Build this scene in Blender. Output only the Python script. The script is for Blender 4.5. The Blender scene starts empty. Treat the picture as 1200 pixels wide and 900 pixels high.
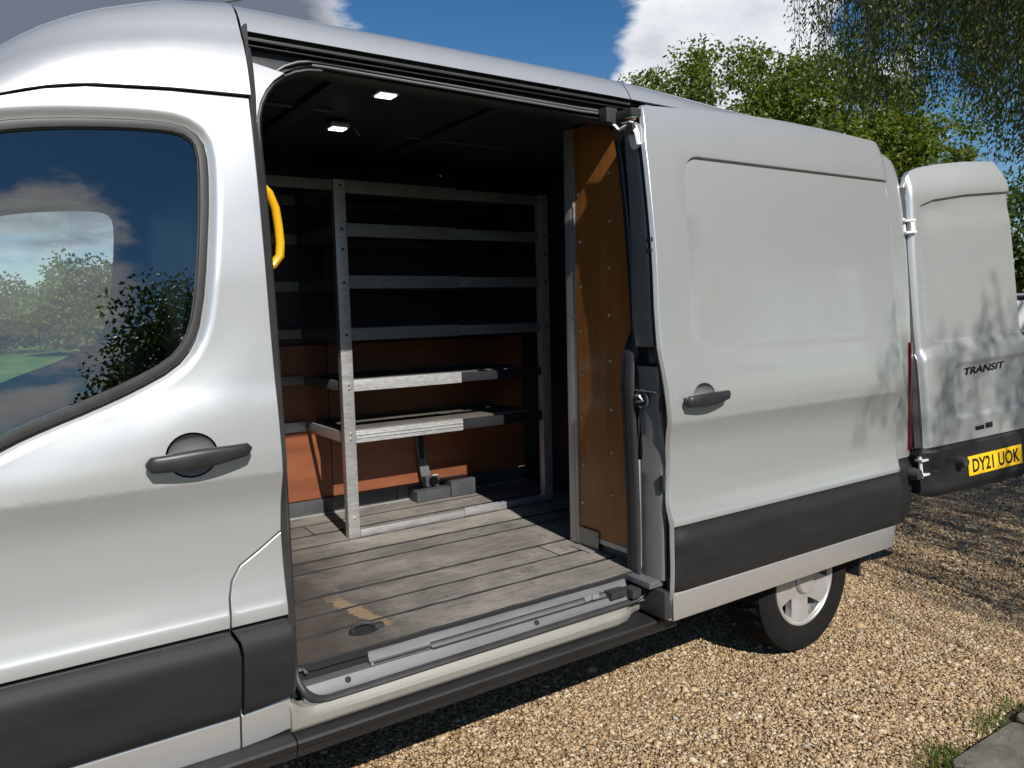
import bpy, bmesh, math, random
import numpy as np
from mathutils import Vector, Matrix
from mathutils.geometry import delaunay_2d_cdt

random.seed(7)
rng = np.random.default_rng(11)
SC = bpy.context.scene
COL = SC.collection

# ------------------------------------------------------------------ camera
CAM = Vector((-3.10545, -2.11135, 1.65))
cam_d = bpy.data.cameras.new('camera'); cam = bpy.data.objects.new('camera', cam_d); COL.objects.link(cam)
rx = Vector((0.82953917, -0.55789399, -0.02488114))      # image right
ry = Vector((0.07312234, 0.0643402, 0.99524543))         # image up
rz = rx.cross(ry)                                        # backwards
cam.matrix_world = Matrix.Translation(CAM) @ Matrix((rx, ry, rz)).transposed().to_4x4()
cam_d.sensor_fit = 'HORIZONTAL'; cam_d.sensor_width = 36.0; cam_d.lens = 36.0*901/1200
cam_d.clip_start = 0.05; cam_d.clip_end = 3000
SC.camera = cam
SC.view_settings.view_transform = 'Standard'; SC.view_settings.look = 'None'
SC.view_settings.gamma = 1.0; SC.view_settings.exposure = 0.22
SC.cycles.max_bounces = 8; SC.cycles.transparent_max_bounces = 12
SC.cycles.sample_clamp_indirect = 6.0

# ------------------------------------------------------------------ light: sun and sky
SUN_DIR = Vector((0.14, 1.0, -0.845)).normalized()        # the way the light travels
to_sun = -SUN_DIR
sun_d = bpy.data.lights.new('sun', 'SUN'); sun_d.energy = 5.0; sun_d.angle = math.radians(0.53)
sun_d.color = (1.0, 0.955, 0.885)
sun = bpy.data.objects.new('sun', sun_d); COL.objects.link(sun)
sun.rotation_euler = SUN_DIR.to_track_quat('-Z', 'Y').to_euler(); sun.location = (-4, -8, 9)
W = bpy.data.worlds.new('World'); SC.world = W; W.use_nodes = True

class NT:
    """small node-tree helper"""
    def __init__(s, tree): s.t = tree; s.n = tree.nodes; s.l = tree.links
    def new(s, kind, **kw):
        n = s.n.new(kind)
        for k, v in kw.items(): setattr(n, k, v)
        return n
    def link(s, a, b): s.l.new(a, b)
    def setin(s, sock, v):
        if hasattr(v, 'is_output'): s.l.new(v, sock)
        else: sock.default_value = v
    def math(s, op, a, b=0.0, c=0.0, clamp=False):
        n = s.n.new('ShaderNodeMath'); n.operation = op; n.use_clamp = clamp
        for i, v in enumerate((a, b, c)): s.setin(n.inputs[i], v)
        return n.outputs[0]
    def vmath(s, op, a, b=(0, 0, 0)):
        n = s.n.new('ShaderNodeVectorMath'); n.operation = op
        s.setin(n.inputs[0], a); s.setin(n.inputs[1], b)
        return n.outputs['Value'] if op in ('DOT_PRODUCT', 'LENGTH', 'DISTANCE') else n.outputs[0]
    def noise(s, vec, scale, detail=4, rough=.55, dist=0.0):
        n = s.n.new('ShaderNodeTexNoise')
        if vec is not None: s.l.new(vec, n.inputs['Vector'])
        n.inputs['Scale'].default_value = scale; n.inputs['Detail'].default_value = detail
        n.inputs['Roughness'].default_value = rough; n.inputs['Distortion'].default_value = dist
        return n.outputs['Fac']
    def ramp(s, fac, stops):
        n = s.n.new('ShaderNodeValToRGB'); s.l.new(fac, n.inputs[0])
        e = n.color_ramp.elements
        while len(e) < len(stops): e.new(0.5)
        for el, (p, c) in zip(e, stops):
            el.position = p; el.color = (*c, 1) if len(c) == 3 else c
        return n.outputs[0]
    def smooth(s, v, a, b):
        n = s.n.new('ShaderNodeMapRange'); n.interpolation_type = 'SMOOTHSTEP'
        s.setin(n.inputs[0], v); n.inputs[1].default_value = a; n.inputs[2].default_value = b
        return n.outputs[0]
    def mix(s, fac, a, b):
        n = s.n.new('ShaderNodeMix'); n.data_type = 'RGBA'
        s.setin(n.inputs[0], fac)
        for i, v in ((6, a), (7, b)):
            if hasattr(v, 'is_output'): s.l.new(v, n.inputs[i])
            else: n.inputs[i].default_value = (*v, 1) if len(v) == 3 else v
        return n.outputs[2]

def build_world():
    t = NT(W.node_tree); t.n.clear()
    out = t.new('ShaderNodeOutputWorld'); bg = t.new('ShaderNodeBackground'); bg.inputs[1].default_value = 0.072
    sky = t.new('ShaderNodeTexSky', sky_type='NISHITA', sun_disc=False)
    sky.sun_elevation = math.asin(to_sun.z); sky.sun_rotation = math.atan2(to_sun.x, to_sun.y)
    sky.air_density = 1.0; sky.dust_density = 0.05; sky.ozone_density = 3.0; sky.altitude = 300
    tc = t.new('ShaderNodeTexCoord'); d = tc.outputs['Generated']
    sx = t.new('ShaderNodeSeparateXYZ'); t.link(d, sx.inputs[0])
    zz = t.math('MAXIMUM', sx.outputs[2], 0.0)
    den = t.math('ADD', zz, 0.22)
    px = t.math('DIVIDE', sx.outputs[0], den); py = t.math('DIVIDE', sx.outputs[1], den)
    cb = t.new('ShaderNodeCombineXYZ'); t.link(px, cb.inputs[0]); t.link(py, cb.inputs[1]); t.link(t.math('MULTIPLY', zz, 1.5), cb.inputs[2])
    n1 = t.noise(cb.outputs[0], 1.15, 9, .58, .25)
    n1 = t.math('ADD', n1, t.math('MULTIPLY', t.math('SUBTRACT', t.noise(cb.outputs[0], 5.5, 8, .62, .4), .5), .42))
    # banks of cloud that stand in fixed parts of the sky
    def bank(c, w):
        c = Vector(c).normalized()
        return t.smooth(t.vmath('DOT_PRODUCT', d, tuple(c)), math.cos(w), 1.0)
    b = t.math('MULTIPLY', bank((.715, .625, .315), .165), .36)
    grey = bank((.08, .93, .36), .38)
    b = t.math('ADD', b, t.math('MULTIPLY', grey, .40))
    b = t.math('SUBTRACT', b, t.math('MULTIPLY', bank((.50, .79, .35), .20), .25))
    b = t.math('ADD', b, t.math('MULTIPLY', bank((.04, -.95, .27), .13), .17))
    low = t.math('MULTIPLY', t.math('SUBTRACT', 1.0, t.smooth(zz, .05, .34)), .10)
    m = t.math('ADD', t.math('ADD', n1, b), low)
    mask = t.smooth(m, .575, .73)
    n2 = t.noise(cb.outputs[0], 2.6, 6, .6, .3)
    thick = t.smooth(m, .66, .95)
    shade = t.math('ADD', t.math('MULTIPLY', n2, .9), t.math('ADD', t.math('MULTIPLY', thick, .12), t.math('MULTIPLY', grey, .62)))
    cc = t.ramp(shade, [(.30, (12.5, 12.7, 13)), (.60, (9, 9.3, 9.9)), (1.05, (1.9, 2.2, 2.9))])
    hs = t.new('ShaderNodeHueSaturation'); t.link(sky.outputs[0], hs.inputs['Color']); hs.inputs['Saturation'].default_value = 1.28
    t.link(t.mix(mask, hs.outputs[0], cc), bg.inputs[0])
    t.link(bg.outputs[0], out.inputs[0])
build_world()

# ------------------------------------------------------------------ materials
def mat(name, col, rough=.5, metal=0.0, coat=0.0, spec=.5, bump=None, var=None, coat_rough=.06):
    m = bpy.data.materials.new(name); m.use_nodes = True
    t = NT(m.node_tree); b = t.n['Principled BSDF']
    b.inputs['Base Color'].default_value = (*col, 1); b.inputs['Roughness'].default_value = rough
    b.inputs['Metallic'].default_value = metal; b.inputs['Coat Weight'].default_value = coat
    b.inputs['Coat Roughness'].default_value = coat_rough; b.inputs['Specular IOR Level'].default_value = spec
    tc = t.new('ShaderNodeTexCoord'); vec = tc.outputs['Object']
    if var:      # (scale, darker, lighter, stretch)
        sc, lo, hi = var[:3]
        if len(var) > 3:
            mp = t.new('ShaderNodeMapping'); t.link(vec, mp.inputs[0]); mp.inputs['Scale'].default_value = var[3]; v2 = mp.outputs[0]
        else: v2 = vec
        f = t.noise(v2, sc, 6, .65)
        c = t.ramp(f, [(.3, tuple(x*lo for x in col)), (.7, tuple(min(1, x*hi) for x in col))])
        t.link(c, b.inputs['Base Color'])
        r = t.math('ADD', t.math('MULTIPLY', f, .25), rough-.125, clamp=True); t.link(r, b.inputs['Roughness'])
    if bump:     # (scale, strength, distance)
        f = t.noise(vec, bump[0], 5, .6)
        bn = t.new('ShaderNodeBump'); bn.inputs['Strength'].default_value = bump[1]; bn.inputs['Distance'].default_value = bump[2]
        t.link(f, bn.inputs['Height']); t.link(bn.outputs[0], b.inputs['Normal'])
    return m

M = {}
def paint():
    m = mat('silver_paint', (.54, .545, .55), .34, .60, 1.0)
    t = NT(m.node_tree); b = t.n['Principled BSDF']
    tc = t.new('ShaderNodeTexCoord')
    # metal flake, a faint film of dust and very slight ripple of the pressed steel
    f = t.noise(tc.outputs['Object'], 900, 2, .5)
    dust = t.noise(tc.outputs['Object'], 5, 6, .6)
    c = t.ramp(f, [(.3, (.525, .532, .535)), (.7, (.605, .612, .615))])
    c2 = t.mix(t.math('MULTIPLY', t.smooth(dust, .45, .75), .14), c, (.46, .43, .38))
    t.link(c2, b.inputs['Base Color'])
    t.link(t.math('ADD', t.math('MULTIPLY', dust, .12), .29), b.inputs['Roughness'])
    bn = t.new('ShaderNodeBump'); bn.inputs['Strength'].default_value = .05; bn.inputs['Distance'].default_value = .01
    t.link(t.noise(tc.outputs['Object'], 3.5, 2, .4), bn.inputs['Height']); t.link(bn.outputs[0], b.inputs['Normal'])
    t.link(bn.outputs[0], b.inputs['Coat Normal'])
    return m
M['paint'] = paint()
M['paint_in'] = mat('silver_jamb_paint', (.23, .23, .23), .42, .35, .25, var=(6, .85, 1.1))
M['sill_paint'] = mat('dusty_sill_paint', (.31, .295, .262), .45, .35, .3, var=(4, .94, 1.05, (.4, 2, 2)))
M['black'] = mat('black_textured_plastic', (.0135, .0135, .0145), .52, 0, 0, .4, bump=(700, .25, .002), var=(5, .85, 1.35, (.5, 2, 2)))
M['rubber'] = mat('black_rubber', (.032, .032, .033), .5, var=(9, .8, 1.3))
M['tyre'] = mat('tyre_rubber', (.008, .0078, .0075), .9, spec=.2, var=(14, .7, 1.5), bump=(90, .3, .003))
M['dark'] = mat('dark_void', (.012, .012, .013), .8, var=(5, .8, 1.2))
M['chan'] = mat('track_channel_black', (.016, .016, .02), .45, var=(5, .8, 1.4))
M['handle'] = mat('handle_black_plastic', (.020, .021, .023), .42, var=(20, .85, 1.2))
M['cup'] = mat('handle_recess_grey', (.17, .17, .17), .4, var=(15, .9, 1.1))
M['alu'] = mat('brushed_aluminium', (.52, .52, .52), .42, .65, var=(18, .72, 1.12, (1, 6, 6)))
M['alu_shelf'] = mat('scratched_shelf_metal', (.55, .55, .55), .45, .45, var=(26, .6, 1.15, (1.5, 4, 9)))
M['alu_shade'] = mat('shade_darkened_aluminium', (.20, .20, .195), .5, .5, var=(18, .75, 1.12, (1, 6, 6)))  # rack aluminium with the shade of its upper part put into the colour
M['galv'] = mat('galvanised_sill_plate', (.16, .167, .175), .5, .4, var=(10, .85, 1.1, (.5, 3, 3)))
M['bolt'] = mat('zinc_bolt', (.55, .52, .45), .35, .85)
M['white_steel'] = mat('white_hinge_steel', (.72, .72, .70), .4, .1, .2)
M['ply_orange'] = mat('varnished_brown_plywood', (.30, .115, .028), .32, 0, .15, var=(5, .75, 1.2, (3, 3, .4)))
M['ply_red'] = mat('red_brown_plywood_lining', (.23, .074, .031), .5, 0, 0, var=(5, .72, 1.12, (.35, 2, 2)))
M['liner'] = mat('dark_grey_kick_strip', (.055, .058, .062), .5, var=(9, .75, 1.3))
M['ceil'] = mat('navy_ceiling_liner', (.016, .018, .028), .6, var=(3, .8, 1.2))
M['shelf_board'] = mat('dusty_shelf_board', (.085, .075, .065), .8, var=(7, .7, 1.3))
M['yellow'] = mat('yellow_handle_plastic', (.82, .42, .008), .4, var=(9, .9, 1.08))
M['red'] = mat('red_lamp_lens', (.07, .002, .008), .12, 0, .6, var=(20, .8, 1.1))
M['plate_y'] = mat('yellow_plate', (.80, .50, .015), .35, var=(8, .92, 1.05))
M['ink'] = mat('black_lettering', (.008, .008, .008), .45)
M['chrome'] = mat('dark_chrome_badge', (.05, .05, .055), .2, .8)
M['rim'] = mat('silver_wheel_rim', (.55, .55, .54), .34, .6, .5, var=(8, .85, 1.1))
M['seat'] = mat('charcoal_seat_fabric', (.03, .03, .034), .9, bump=(300, .4, .003), var=(8, .8, 1.2))
M['white_paint'] = mat('white_van_paint', (.78, .78, .76), .3, 0, .6, var=(3, .94, 1.02))

def lamp_mat():
    m = bpy.data.materials.new('lit_lamp'); m.use_nodes = True
    b = m.node_tree.nodes['Principled BSDF']
    b.inputs['Base Color'].default_value = (.9, .9, .9, 1)
    b.inputs['Emission Color'].default_value = (.95, .97, 1, 1); b.inputs['Emission Strength'].default_value = 2.2
    return m
M['lamp'] = lamp_mat()

def glass_mat(name, tint, ior, rough=0.0):
    m = bpy.data.materials.new(name); m.use_nodes = True
    t = NT(m.node_tree); t.n.clear()
    out = t.new('ShaderNodeOutputMaterial'); mx = t.new('ShaderNodeMixShader')
    tr = t.new('ShaderNodeBsdfTransparent'); tr.inputs[0].default_value = (*tint, 1)
    gl = t.new('ShaderNodeBsdfGlossy'); gl.inputs['Roughness'].default_value = rough
    tc = t.new('ShaderNodeTexCoord'); bn = t.new('ShaderNodeBump'); bn.inputs['Strength'].default_value = .004; bn.inputs['Distance'].default_value = .01
    t.link(t.noise(tc.outputs['Object'], 2.0, 1, .4), bn.inputs['Height']); t.link(bn.outputs[0], gl.inputs['Normal'])
    fr = t.new('ShaderNodeFresnel'); fr.inputs[0].default_value = ior
    t.link(fr.outputs[0], mx.inputs[0]); t.link(tr.outputs[0], mx.inputs[1]); t.link(gl.outputs[0], mx.inputs[2])
    t.link(mx.outputs[0], out.inputs[0])
    return m
M['glass'] = glass_mat('tinted_window_glass', (.80, .90, .91), 2.45)
M['glass_dark'] = glass_mat('dark_window_glass', (.15, .17, .18), 1.6)

def wood_mat():
    m = bpy.data.materials.new('worn_floor_board'); m.use_nodes = True
    t = NT(m.node_tree); b = t.n['Principled BSDF']
    geo = t.new('ShaderNodeNewGeometry'); p = geo.outputs['Position']
    oi = t.new('ShaderNodeObjectInfo')
    mp = t.new('ShaderNodeMapping'); t.link(p, mp.inputs[0]); mp.inputs['Scale'].default_value = (1.0, 9, 9)
    off = t.vmath('ADD', mp.outputs[0], (0, 0, 0))
    grain = t.noise(off, 7, 9, .72, .3)
    blot = t.noise(p, 3.2, 7, .65, .4)
    fine = t.noise(p, 60, 5, .7)
    sx = t.new('ShaderNodeSeparateXYZ'); t.link(p, sx.inputs[0])
    base = t.ramp(grain, [(.28, (.085, .079, .071)), (.5, (.165, .152, .136)), (.75, (.28, .255, .225))])
    dust = t.mix(t.math('MULTIPLY', t.smooth(t.math('ADD', blot, t.math('MULTIPLY', fine, .18)), .48, .78), .6), base, (.33, .30, .262))
    # reddish worn varnish towards the cab end, with scattered scuffs
    red = t.math('MULTIPLY', t.math('SUBTRACT', 1.0, t.smooth(t.math('ADD', sx.outputs[0], t.math('MULTIPLY', blot, .5)), -2.08, -1.45)), .9)
    c = t.mix(red, dust, (.040, .031, .027))
    mp2 = t.new('ShaderNodeMapping'); t.link(p, mp2.inputs[0]); mp2.inputs['Scale'].default_value = (2.2, 60, 1); mp2.inputs['Rotation'].default_value = (0, 0, .05)
    scr = t.smooth(t.noise(mp2.outputs[0], 5, 6, .75, .6), .57, .70)
    c = t.mix(t.math('MULTIPLY', scr, .42), c, (.27, .255, .225))
    grime = t.smooth(t.noise(p, 11, 6, .7, .8), .55, .72)
    c = t.mix(t.math('MULTIPLY', grime, .6), c, (.045, .042, .038))
    br = t.math('ADD', .85, t.math('MULTIPLY', oi.outputs['Random'], .3))
    hsv = t.new('ShaderNodeHueSaturation'); t.link(c, hsv.inputs['Color']); t.link(br, hsv.inputs['Value'])
    # varnish worn to bare timber in a band across the boards by the cab end
    wob = t.math('MULTIPLY', t.math('SUBTRACT', t.noise(p, 22, 4, .7), .5), .10)
    bx_ = t.math('ADD', t.math('ADD', sx.outputs[0], t.math('MULTIPLY', sx.outputs[1], .14)), wob)
    by_ = t.math('ADD', sx.outputs[1], wob)
    band = t.math('MULTIPLY', t.math('MULTIPLY', t.smooth(bx_, -2.085, -2.075), t.math('SUBTRACT', 1.0, t.smooth(bx_, -2.03, -2.02))), t.math('MULTIPLY', t.smooth(by_, .20, .24), t.math('SUBTRACT', 1.0, t.smooth(by_, .50, .62))))
    hsv2 = t.mix(t.math('MULTIPLY', band, .85), hsv.outputs[0], (.27, .19, .12))
    scuff = t.noise(p, 26, 4, .8, 2.0)
    c3 = t.mix(t.math('MULTIPLY', t.smooth(scuff, .66, .72), .55), hsv2, (.32, .29, .25))
    t.link(c3, b.inputs['Base Color'])
    t.link(t.math('ADD', .48, t.math('MULTIPLY', blot, .35)), b.inputs['Roughness'])
    bn = t.new('ShaderNodeBump'); bn.inputs['Strength'].default_value = .5; bn.inputs['Distance'].default_value = .003
    t.link(t.math('ADD', grain, t.math('MULTIPLY', fine, .6)), bn.inputs['Height']); t.link(bn.outputs[0], b.inputs['Normal'])
    return m
M['wood'] = wood_mat()
M['bare_wood'] = mat('bare_worn_wood', (.27, .175, .10), .7, var=(14, .6, 1.25, (5, 1, 1)))

def gravel_ground():
    m = bpy.data.materials.new('gravel_bed'); m.use_nodes = True
    t = NT(m.node_tree); b = t.n['Principled BSDF']
    geo = t.new('ShaderNodeNewGeometry'); p = geo.outputs['Position']
    v = t.new('ShaderNodeTexVoronoi'); v.inputs['Scale'].default_value = 72; t.link(p, v.inputs['Vector'])
    cs = t.new('ShaderNodeSeparateColor'); t.link(v.outputs['Color'], cs.inputs[0])
    c = t.ramp(cs.outputs[0], [(0, (.16, .095, .045)), (.35, (.32, .21, .10)), (.65, (.44, .32, .17)), (1, (.56, .46, .31))])
    gap = t.smooth(v.outputs['Distance'], .0065, .011)
    big = t.noise(p, .9, 4, .6)
    c2 = t.mix(t.math('MULTIPLY', gap, .6), c, (.12, .085, .055))
    c3 = t.mix(t.math('MULTIPLY', t.smooth(big, .5, .75), .25), c2, (.22, .15, .09))
    t.link(c3, b.inputs['Base Color']); b.inputs['Roughness'].default_value = .85
    bn = t.new('ShaderNodeBump'); bn.inputs['Strength'].default_value = 1.0; bn.inputs['Distance'].default_value = .02; bn.invert = True
    t.link(v.outputs['Distance'], bn.inputs['Height']); t.link(bn.outputs[0], b.inputs['Normal'])
    return m
M['gravel_bed'] = gravel_ground()

def island_mat(name, stops, rough=.7, trans=0.0, tcol=(.2, .3, .02)):
    """colour differs from piece to piece (each leaf / stone is an island)"""
    m = bpy.data.materials.new(name); m.use_nodes = True
    t = NT(m.node_tree); b = t.n['Principled BSDF']; out = [n for n in t.n if n.type == 'OUTPUT_MATERIAL'][0]
    geo = t.new('ShaderNodeNewGeometry')
    c = t.ramp(geo.outputs['Random Per Island'], stops)
    pn = t.noise(geo.outputs['Position'], 30 if trans == 0 else .9, 3, .6)
    hsv = t.new('ShaderNodeHueSaturation'); t.link(c, hsv.inputs['Color'])
    t.link(t.math('ADD', .72, t.math('MULTIPLY', pn, .56)), hsv.inputs['Value'])
    t.link(hsv.outputs[0], b.inputs['Base Color']); b.inputs['Roughness'].default_value = rough
    b.inputs['Specular IOR Level'].default_value = .35
    if trans:
        tl = t.new('ShaderNodeBsdfTranslucent'); tl.inputs[0].default_value = (*tcol, 1)
        mx = t.new('ShaderNodeMixShader'); mx.inputs[0].default_value = trans
        t.link(b.outputs[0], mx.inputs[1]); t.link(tl.outputs[0], mx.inputs[2]); t.link(mx.outputs[0], out.inputs[0])
    return m
M['pebble'] = island_mat('gravel_pebble', [(0, (.17, .10, .052)), (.22, (.28, .18, .095)), (.5, (.39, .272, .148)), (.80, (.47, .355, .215)), (.95, (.56, .48, .35)), (1, (.25, .215, .175))], .6)
M['leaf'] = island_mat('bushy_tree_leaf', [(0, (.038, .062, .011)), (.5, (.085, .118, .015)), (1, (.15, .175, .022))], .45, .32, (.21, .28, .02))
M['leaf_dark'] = island_mat('dark_tree_leaf', [(0, (.022, .042, .010)), (.6, (.045, .075, .016)), (1, (.075, .105, .022))], .5, .3, (.10, .16, .02))
M['leaf_willow'] = island_mat('willow_leaf', [(0, (.034, .048, .010)), (.5, (.060, .078, .015)), (1, (.10, .11, .024))], .5, .32, (.14, .19, .025))
M['grass_blade'] = island_mat('grass_blade', [(0, (.04, .065, .012)), (.6, (.09, .12, .02)), (1, (.22, .20, .07))], .6, .3, (.2, .3, .03))
M['bark'] = mat('bark', (.085, .065, .048), .9, var=(6, .6, 1.3, (2, 2, .5)), bump=(14, .8, .03))
M['twig'] = mat('brown_twig', (.060, .042, .026), .85, var=(6, .7, 1.2))
M['lawn'] = mat('lawn_grass', (.115, .20, .020), .85, var=(.9, .75, 1.15), bump=(60, .6, .03))
M['stone'] = mat('grey_paving_stone', (.13, .118, .095), .85, var=(7, .4, 1.35), bump=(40, .5, .006))
M['soil'] = mat('mossy_soil', (.045, .036, .022), .95, var=(8, .6, 1.6), bump=(50, .8, .012))

# ------------------------------------------------------------------ object helpers
def link(o, parent=None):
    COL.objects.link(o)
    if parent is not None: o.parent = parent
    return o
def thing(name, label, cat, loc=(0, 0, 0), group=None, rot=0.0):
    o = bpy.data.objects.new(name, None); link(o); o.location = loc; o.rotation_euler = (0, 0, rot)
    o.empty_display_size = .1
    o['label'] = label; o['category'] = cat
    if group: o['group'] = group
    return o
def tag(o, label, cat, group=None):
    o['label'] = label; o['category'] = cat
    if group: o['group'] = group
    return o
def kind(o, k, label=None):
    o['kind'] = k
    if label: o['label'] = label
    return o
def mesh_obj(name, verts, faces, m, parent=None, smooth=True, angle=35):
    me = bpy.data.meshes.new(name)
    me.from_pydata([tuple(map(float, v)) for v in verts], [], [tuple(int(i) for i in f) for f in faces]); me.update()
    me.materials.append(M[m] if isinstance(m, str) else m)
    if smooth:
        me.polygons.foreach_set('use_smooth', [True]*len(me.polygons)); me.set_sharp_from_angle(angle=math.radians(angle))
    return link(bpy.data.objects.new(name, me), parent)
def quads_obj(name, V, F, m, parent=None, smooth=False):
    """fast path: V (n,3), F (m,k) arrays"""
    me = bpy.data.meshes.new(name); k = F.shape[1]
    me.vertices.add(len(V)); me.vertices.foreach_set('co', np.ascontiguousarray(V, dtype=np.float32).ravel())
    me.loops.add(F.size); me.loops.foreach_set('vertex_index', np.ascontiguousarray(F, dtype=np.int32).ravel())
    me.polygons.add(len(F)); me.polygons.foreach_set('loop_start', np.arange(0, F.size, k, dtype=np.int32))
    me.polygons.foreach_set('loop_total', np.full(len(F), k, dtype=np.int32))
    me.update(calc_edges=True); me.validate()
    if smooth: me.polygons.foreach_set('use_smooth', [True]*len(me.polygons))
    me.materials.append(M[m]); return link(bpy.data.objects.new(name, me), parent)
def bm_obj(name, bm, m, parent=None, smooth=True, angle=35):
    me = bpy.data.meshes.new(name); bmesh.ops.recalc_face_normals(bm, faces=bm.faces[:]); bm.to_mesh(me); bm.free()
    me.materials.append(M[m] if isinstance(m, str) else m)
    if smooth:
        me.polygons.foreach_set('use_smooth', [True]*len(me.polygons)); me.set_sharp_from_angle(angle=math.radians(angle))
    return link(bpy.data.objects.new(name, me), parent)
def add_box(bm, lo, hi, bev=0.0, mtx=None):
    lo, hi = Vector(lo), Vector(hi)
    r = bmesh.ops.create_cube(bm, size=1.0); vs = r['verts']; s = hi-lo; c = (lo+hi)/2
    for v in vs: v.co = Vector((v.co.x*s.x, v.co.y*s.y, v.co.z*s.z))+c
    if bev > 0:
        es = list({e for v in vs for e in v.link_edges})
        g = bmesh.ops.bevel(bm, geom=es, offset=bev, segments=2, affect='EDGES', profile=.7)
        vs = list({v for f in g['faces'] for v in f.verts} | {v for v in vs if v.is_valid})
    if mtx is not None:
        for v in vs:
            if v.is_valid: v.co = mtx @ v.co
    return vs
def box(name, lo, hi, m, parent=None, bev=.002, mtx=None):
    bm = bmesh.new(); add_box(bm, lo, hi, bev, mtx); return bm_obj(name, bm, m, parent)
def add_tube(bm, pts, rad, n=8, cap=True, flat=None):
    pts = [Vector(p) for p in pts]; rads = rad if hasattr(rad, '__len__') else [rad]*len(pts)
    rings = []; up = None
    for i, p in enumerate(pts):
        d = (pts[min(i+1, len(pts)-1)]-pts[max(i-1, 0)]).normalized()
        if up is None:
            up = Vector((0, 0, 1)) if abs(d.z) < .9 else Vector((1, 0, 0))
        a = d.cross(up).normalized(); b = a.cross(d).normalized(); up = b
        fa, fb = flat if flat else (1, 1)
        rings.append([bm.verts.new(p+(a*math.cos(q)*fa+b*math.sin(q)*fb)*rads[i]) for q in [2*math.pi*k/n for k in range(n)]])
    for r0, r1 in zip(rings, rings[1:]):
        for k in range(n): bm.faces.new((r0[k], r0[(k+1) % n], r1[(k+1) % n], r1[k]))
    if cap: bm.faces.new(rings[0][::-1]); bm.faces.new(rings[-1])
def tube(name, pts, rad, m, parent=None, n=8, flat=None):
    bm = bmesh.new(); add_tube(bm, pts, rad, n, True, flat); return bm_obj(name, bm, m, parent)
def sweep(name, path, sect, m, parent=None, closed=False, frame=None, angle=40):
    """sweep a closed section (list of (a,b)) along path; frame(i,p,t)->(A,B) axes"""
    path = [Vector(p) for p in path]; N = len(path); V = []; F = []; k = len(sect)
    for i, p in enumerate(path):
        q0 = path[(i-1) % N] if closed or i > 0 else path[i]; q1 = path[(i+1) % N] if closed or i < N-1 else path[i]
        t = (q1-q0).normalized(); A, Bx = frame(i, p, t)
        for a, b in sect: V.append(p+A*a+Bx*b)
    R = N if closed else N-1
    for i in range(R):
        j = (i+1) % N
        for s in range(k): F.append((i*k+s, i*k+(s+1) % k, j*k+(s+1) % k, j*k+s))
    if not closed: F.append(tuple(range(k))[::-1]); F.append(tuple((N-1)*k+s for s in range(k)))
    o = mesh_obj(name, V, F, m, parent, True, angle)
    bm = bmesh.new(); bm.from_mesh(o.data); bmesh.ops.recalc_face_normals(bm, faces=bm.faces[:]); bm.to_mesh(o.data); bm.free()
    return o

# ---- 2D outline tools (x, z)
def rp(pts, n=7):
    """round polygon: pts (x, z, r)"""
    out = []; N = len(pts)
    for i in range(N):
        p = Vector(pts[i][:2]); r = pts[i][2] if len(pts[i]) > 2 else 0
        if r <= 0: out.append(tuple(p)); continue
        a = Vector(pts[i-1][:2])-p; b = Vector(pts[(i+1) % N][:2])-p
        la, lb = a.length, b.length; a.normalize(); b.normalize()
        ang = a.angle(b); d = min(r/math.tan(ang/2), la*.49, lb*.49); r2 = d*math.tan(ang/2)
        c = p+(a+b).normalized()*(r2/math.sin(ang/2)); s = p+a*d; e = p+b*d
        a0 = math.atan2(s.y-c.y, s.x-c.x); a1 = math.atan2(e.y-c.y, e.x-c.x)
        da = (a1-a0+math.pi) % (2*math.pi)-math.pi
        for k in range(n+1): out.append((c.x+r2*math.cos(a0+da*k/n), c.y+r2*math.sin(a0+da*k/n)))
    return out
def smooth_poly(pts, it=2):
    P = np.array(pts, float)
    for _ in range(it):
        Q = np.roll(P, -1, 0); P = np.stack([.75*P+.25*Q, .25*P+.75*Q], 1).reshape(-1, 2)
    return [tuple(p) for p in P]
def area2(P): 
    P = np.asarray(P); Q = np.roll(P, -1, 0); return float(np.sum(P[:, 0]*Q[:, 1]-Q[:, 0]*P[:, 1])/2)
def ccw(P): return list(P) if area2(P) > 0 else list(P)[::-1]
def resample(P, s):
    P = np.asarray(P, float); out = []
    for a, b in zip(P, np.roll(P, -1, 0)):
        L = np.linalg.norm(b-a)
        if L < 1e-6: continue
        n = max(1, int(math.ceil(L/s)))
        for k in range(n): out.append(a+(b-a)*k/n)
    return np.array(out)
def normals2(P):
    P = np.asarray(P); a = P-np.roll(P, 1, 0); b = np.roll(P, -1, 0)-P
    a /= np.linalg.norm(a, axis=1, keepdims=True)+1e-12; b /= np.linalg.norm(b, axis=1, keepdims=True)+1e-12
    na = np.stack([a[:, 1], -a[:, 0]], 1); nb = np.stack([b[:, 1], -b[:, 0]], 1); n = na+nb
    n /= np.linalg.norm(n, axis=1, keepdims=True)+1e-9
    return n/np.maximum(.5, np.sum(n*na, 1))[:, None]
def offset(P, d):
    P = np.asarray(ccw(P), float); return P+normals2(P)*d
def inside(P, poly):
    poly = np.asarray(poly); x, y = P[:, 0], P[:, 1]; r = np.zeros(len(P), bool)
    for a, b in zip(poly, np.roll(poly, -1, 0)):
        c = (a[1] > y) != (b[1] > y)
        with np.errstate(divide='ignore', invalid='ignore'):
            xi = (b[0]-a[0])*(y-a[1])/(b[1]-a[1]+1e-15)+a[0]
        r ^= c & (x < xi)
    return r
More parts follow.
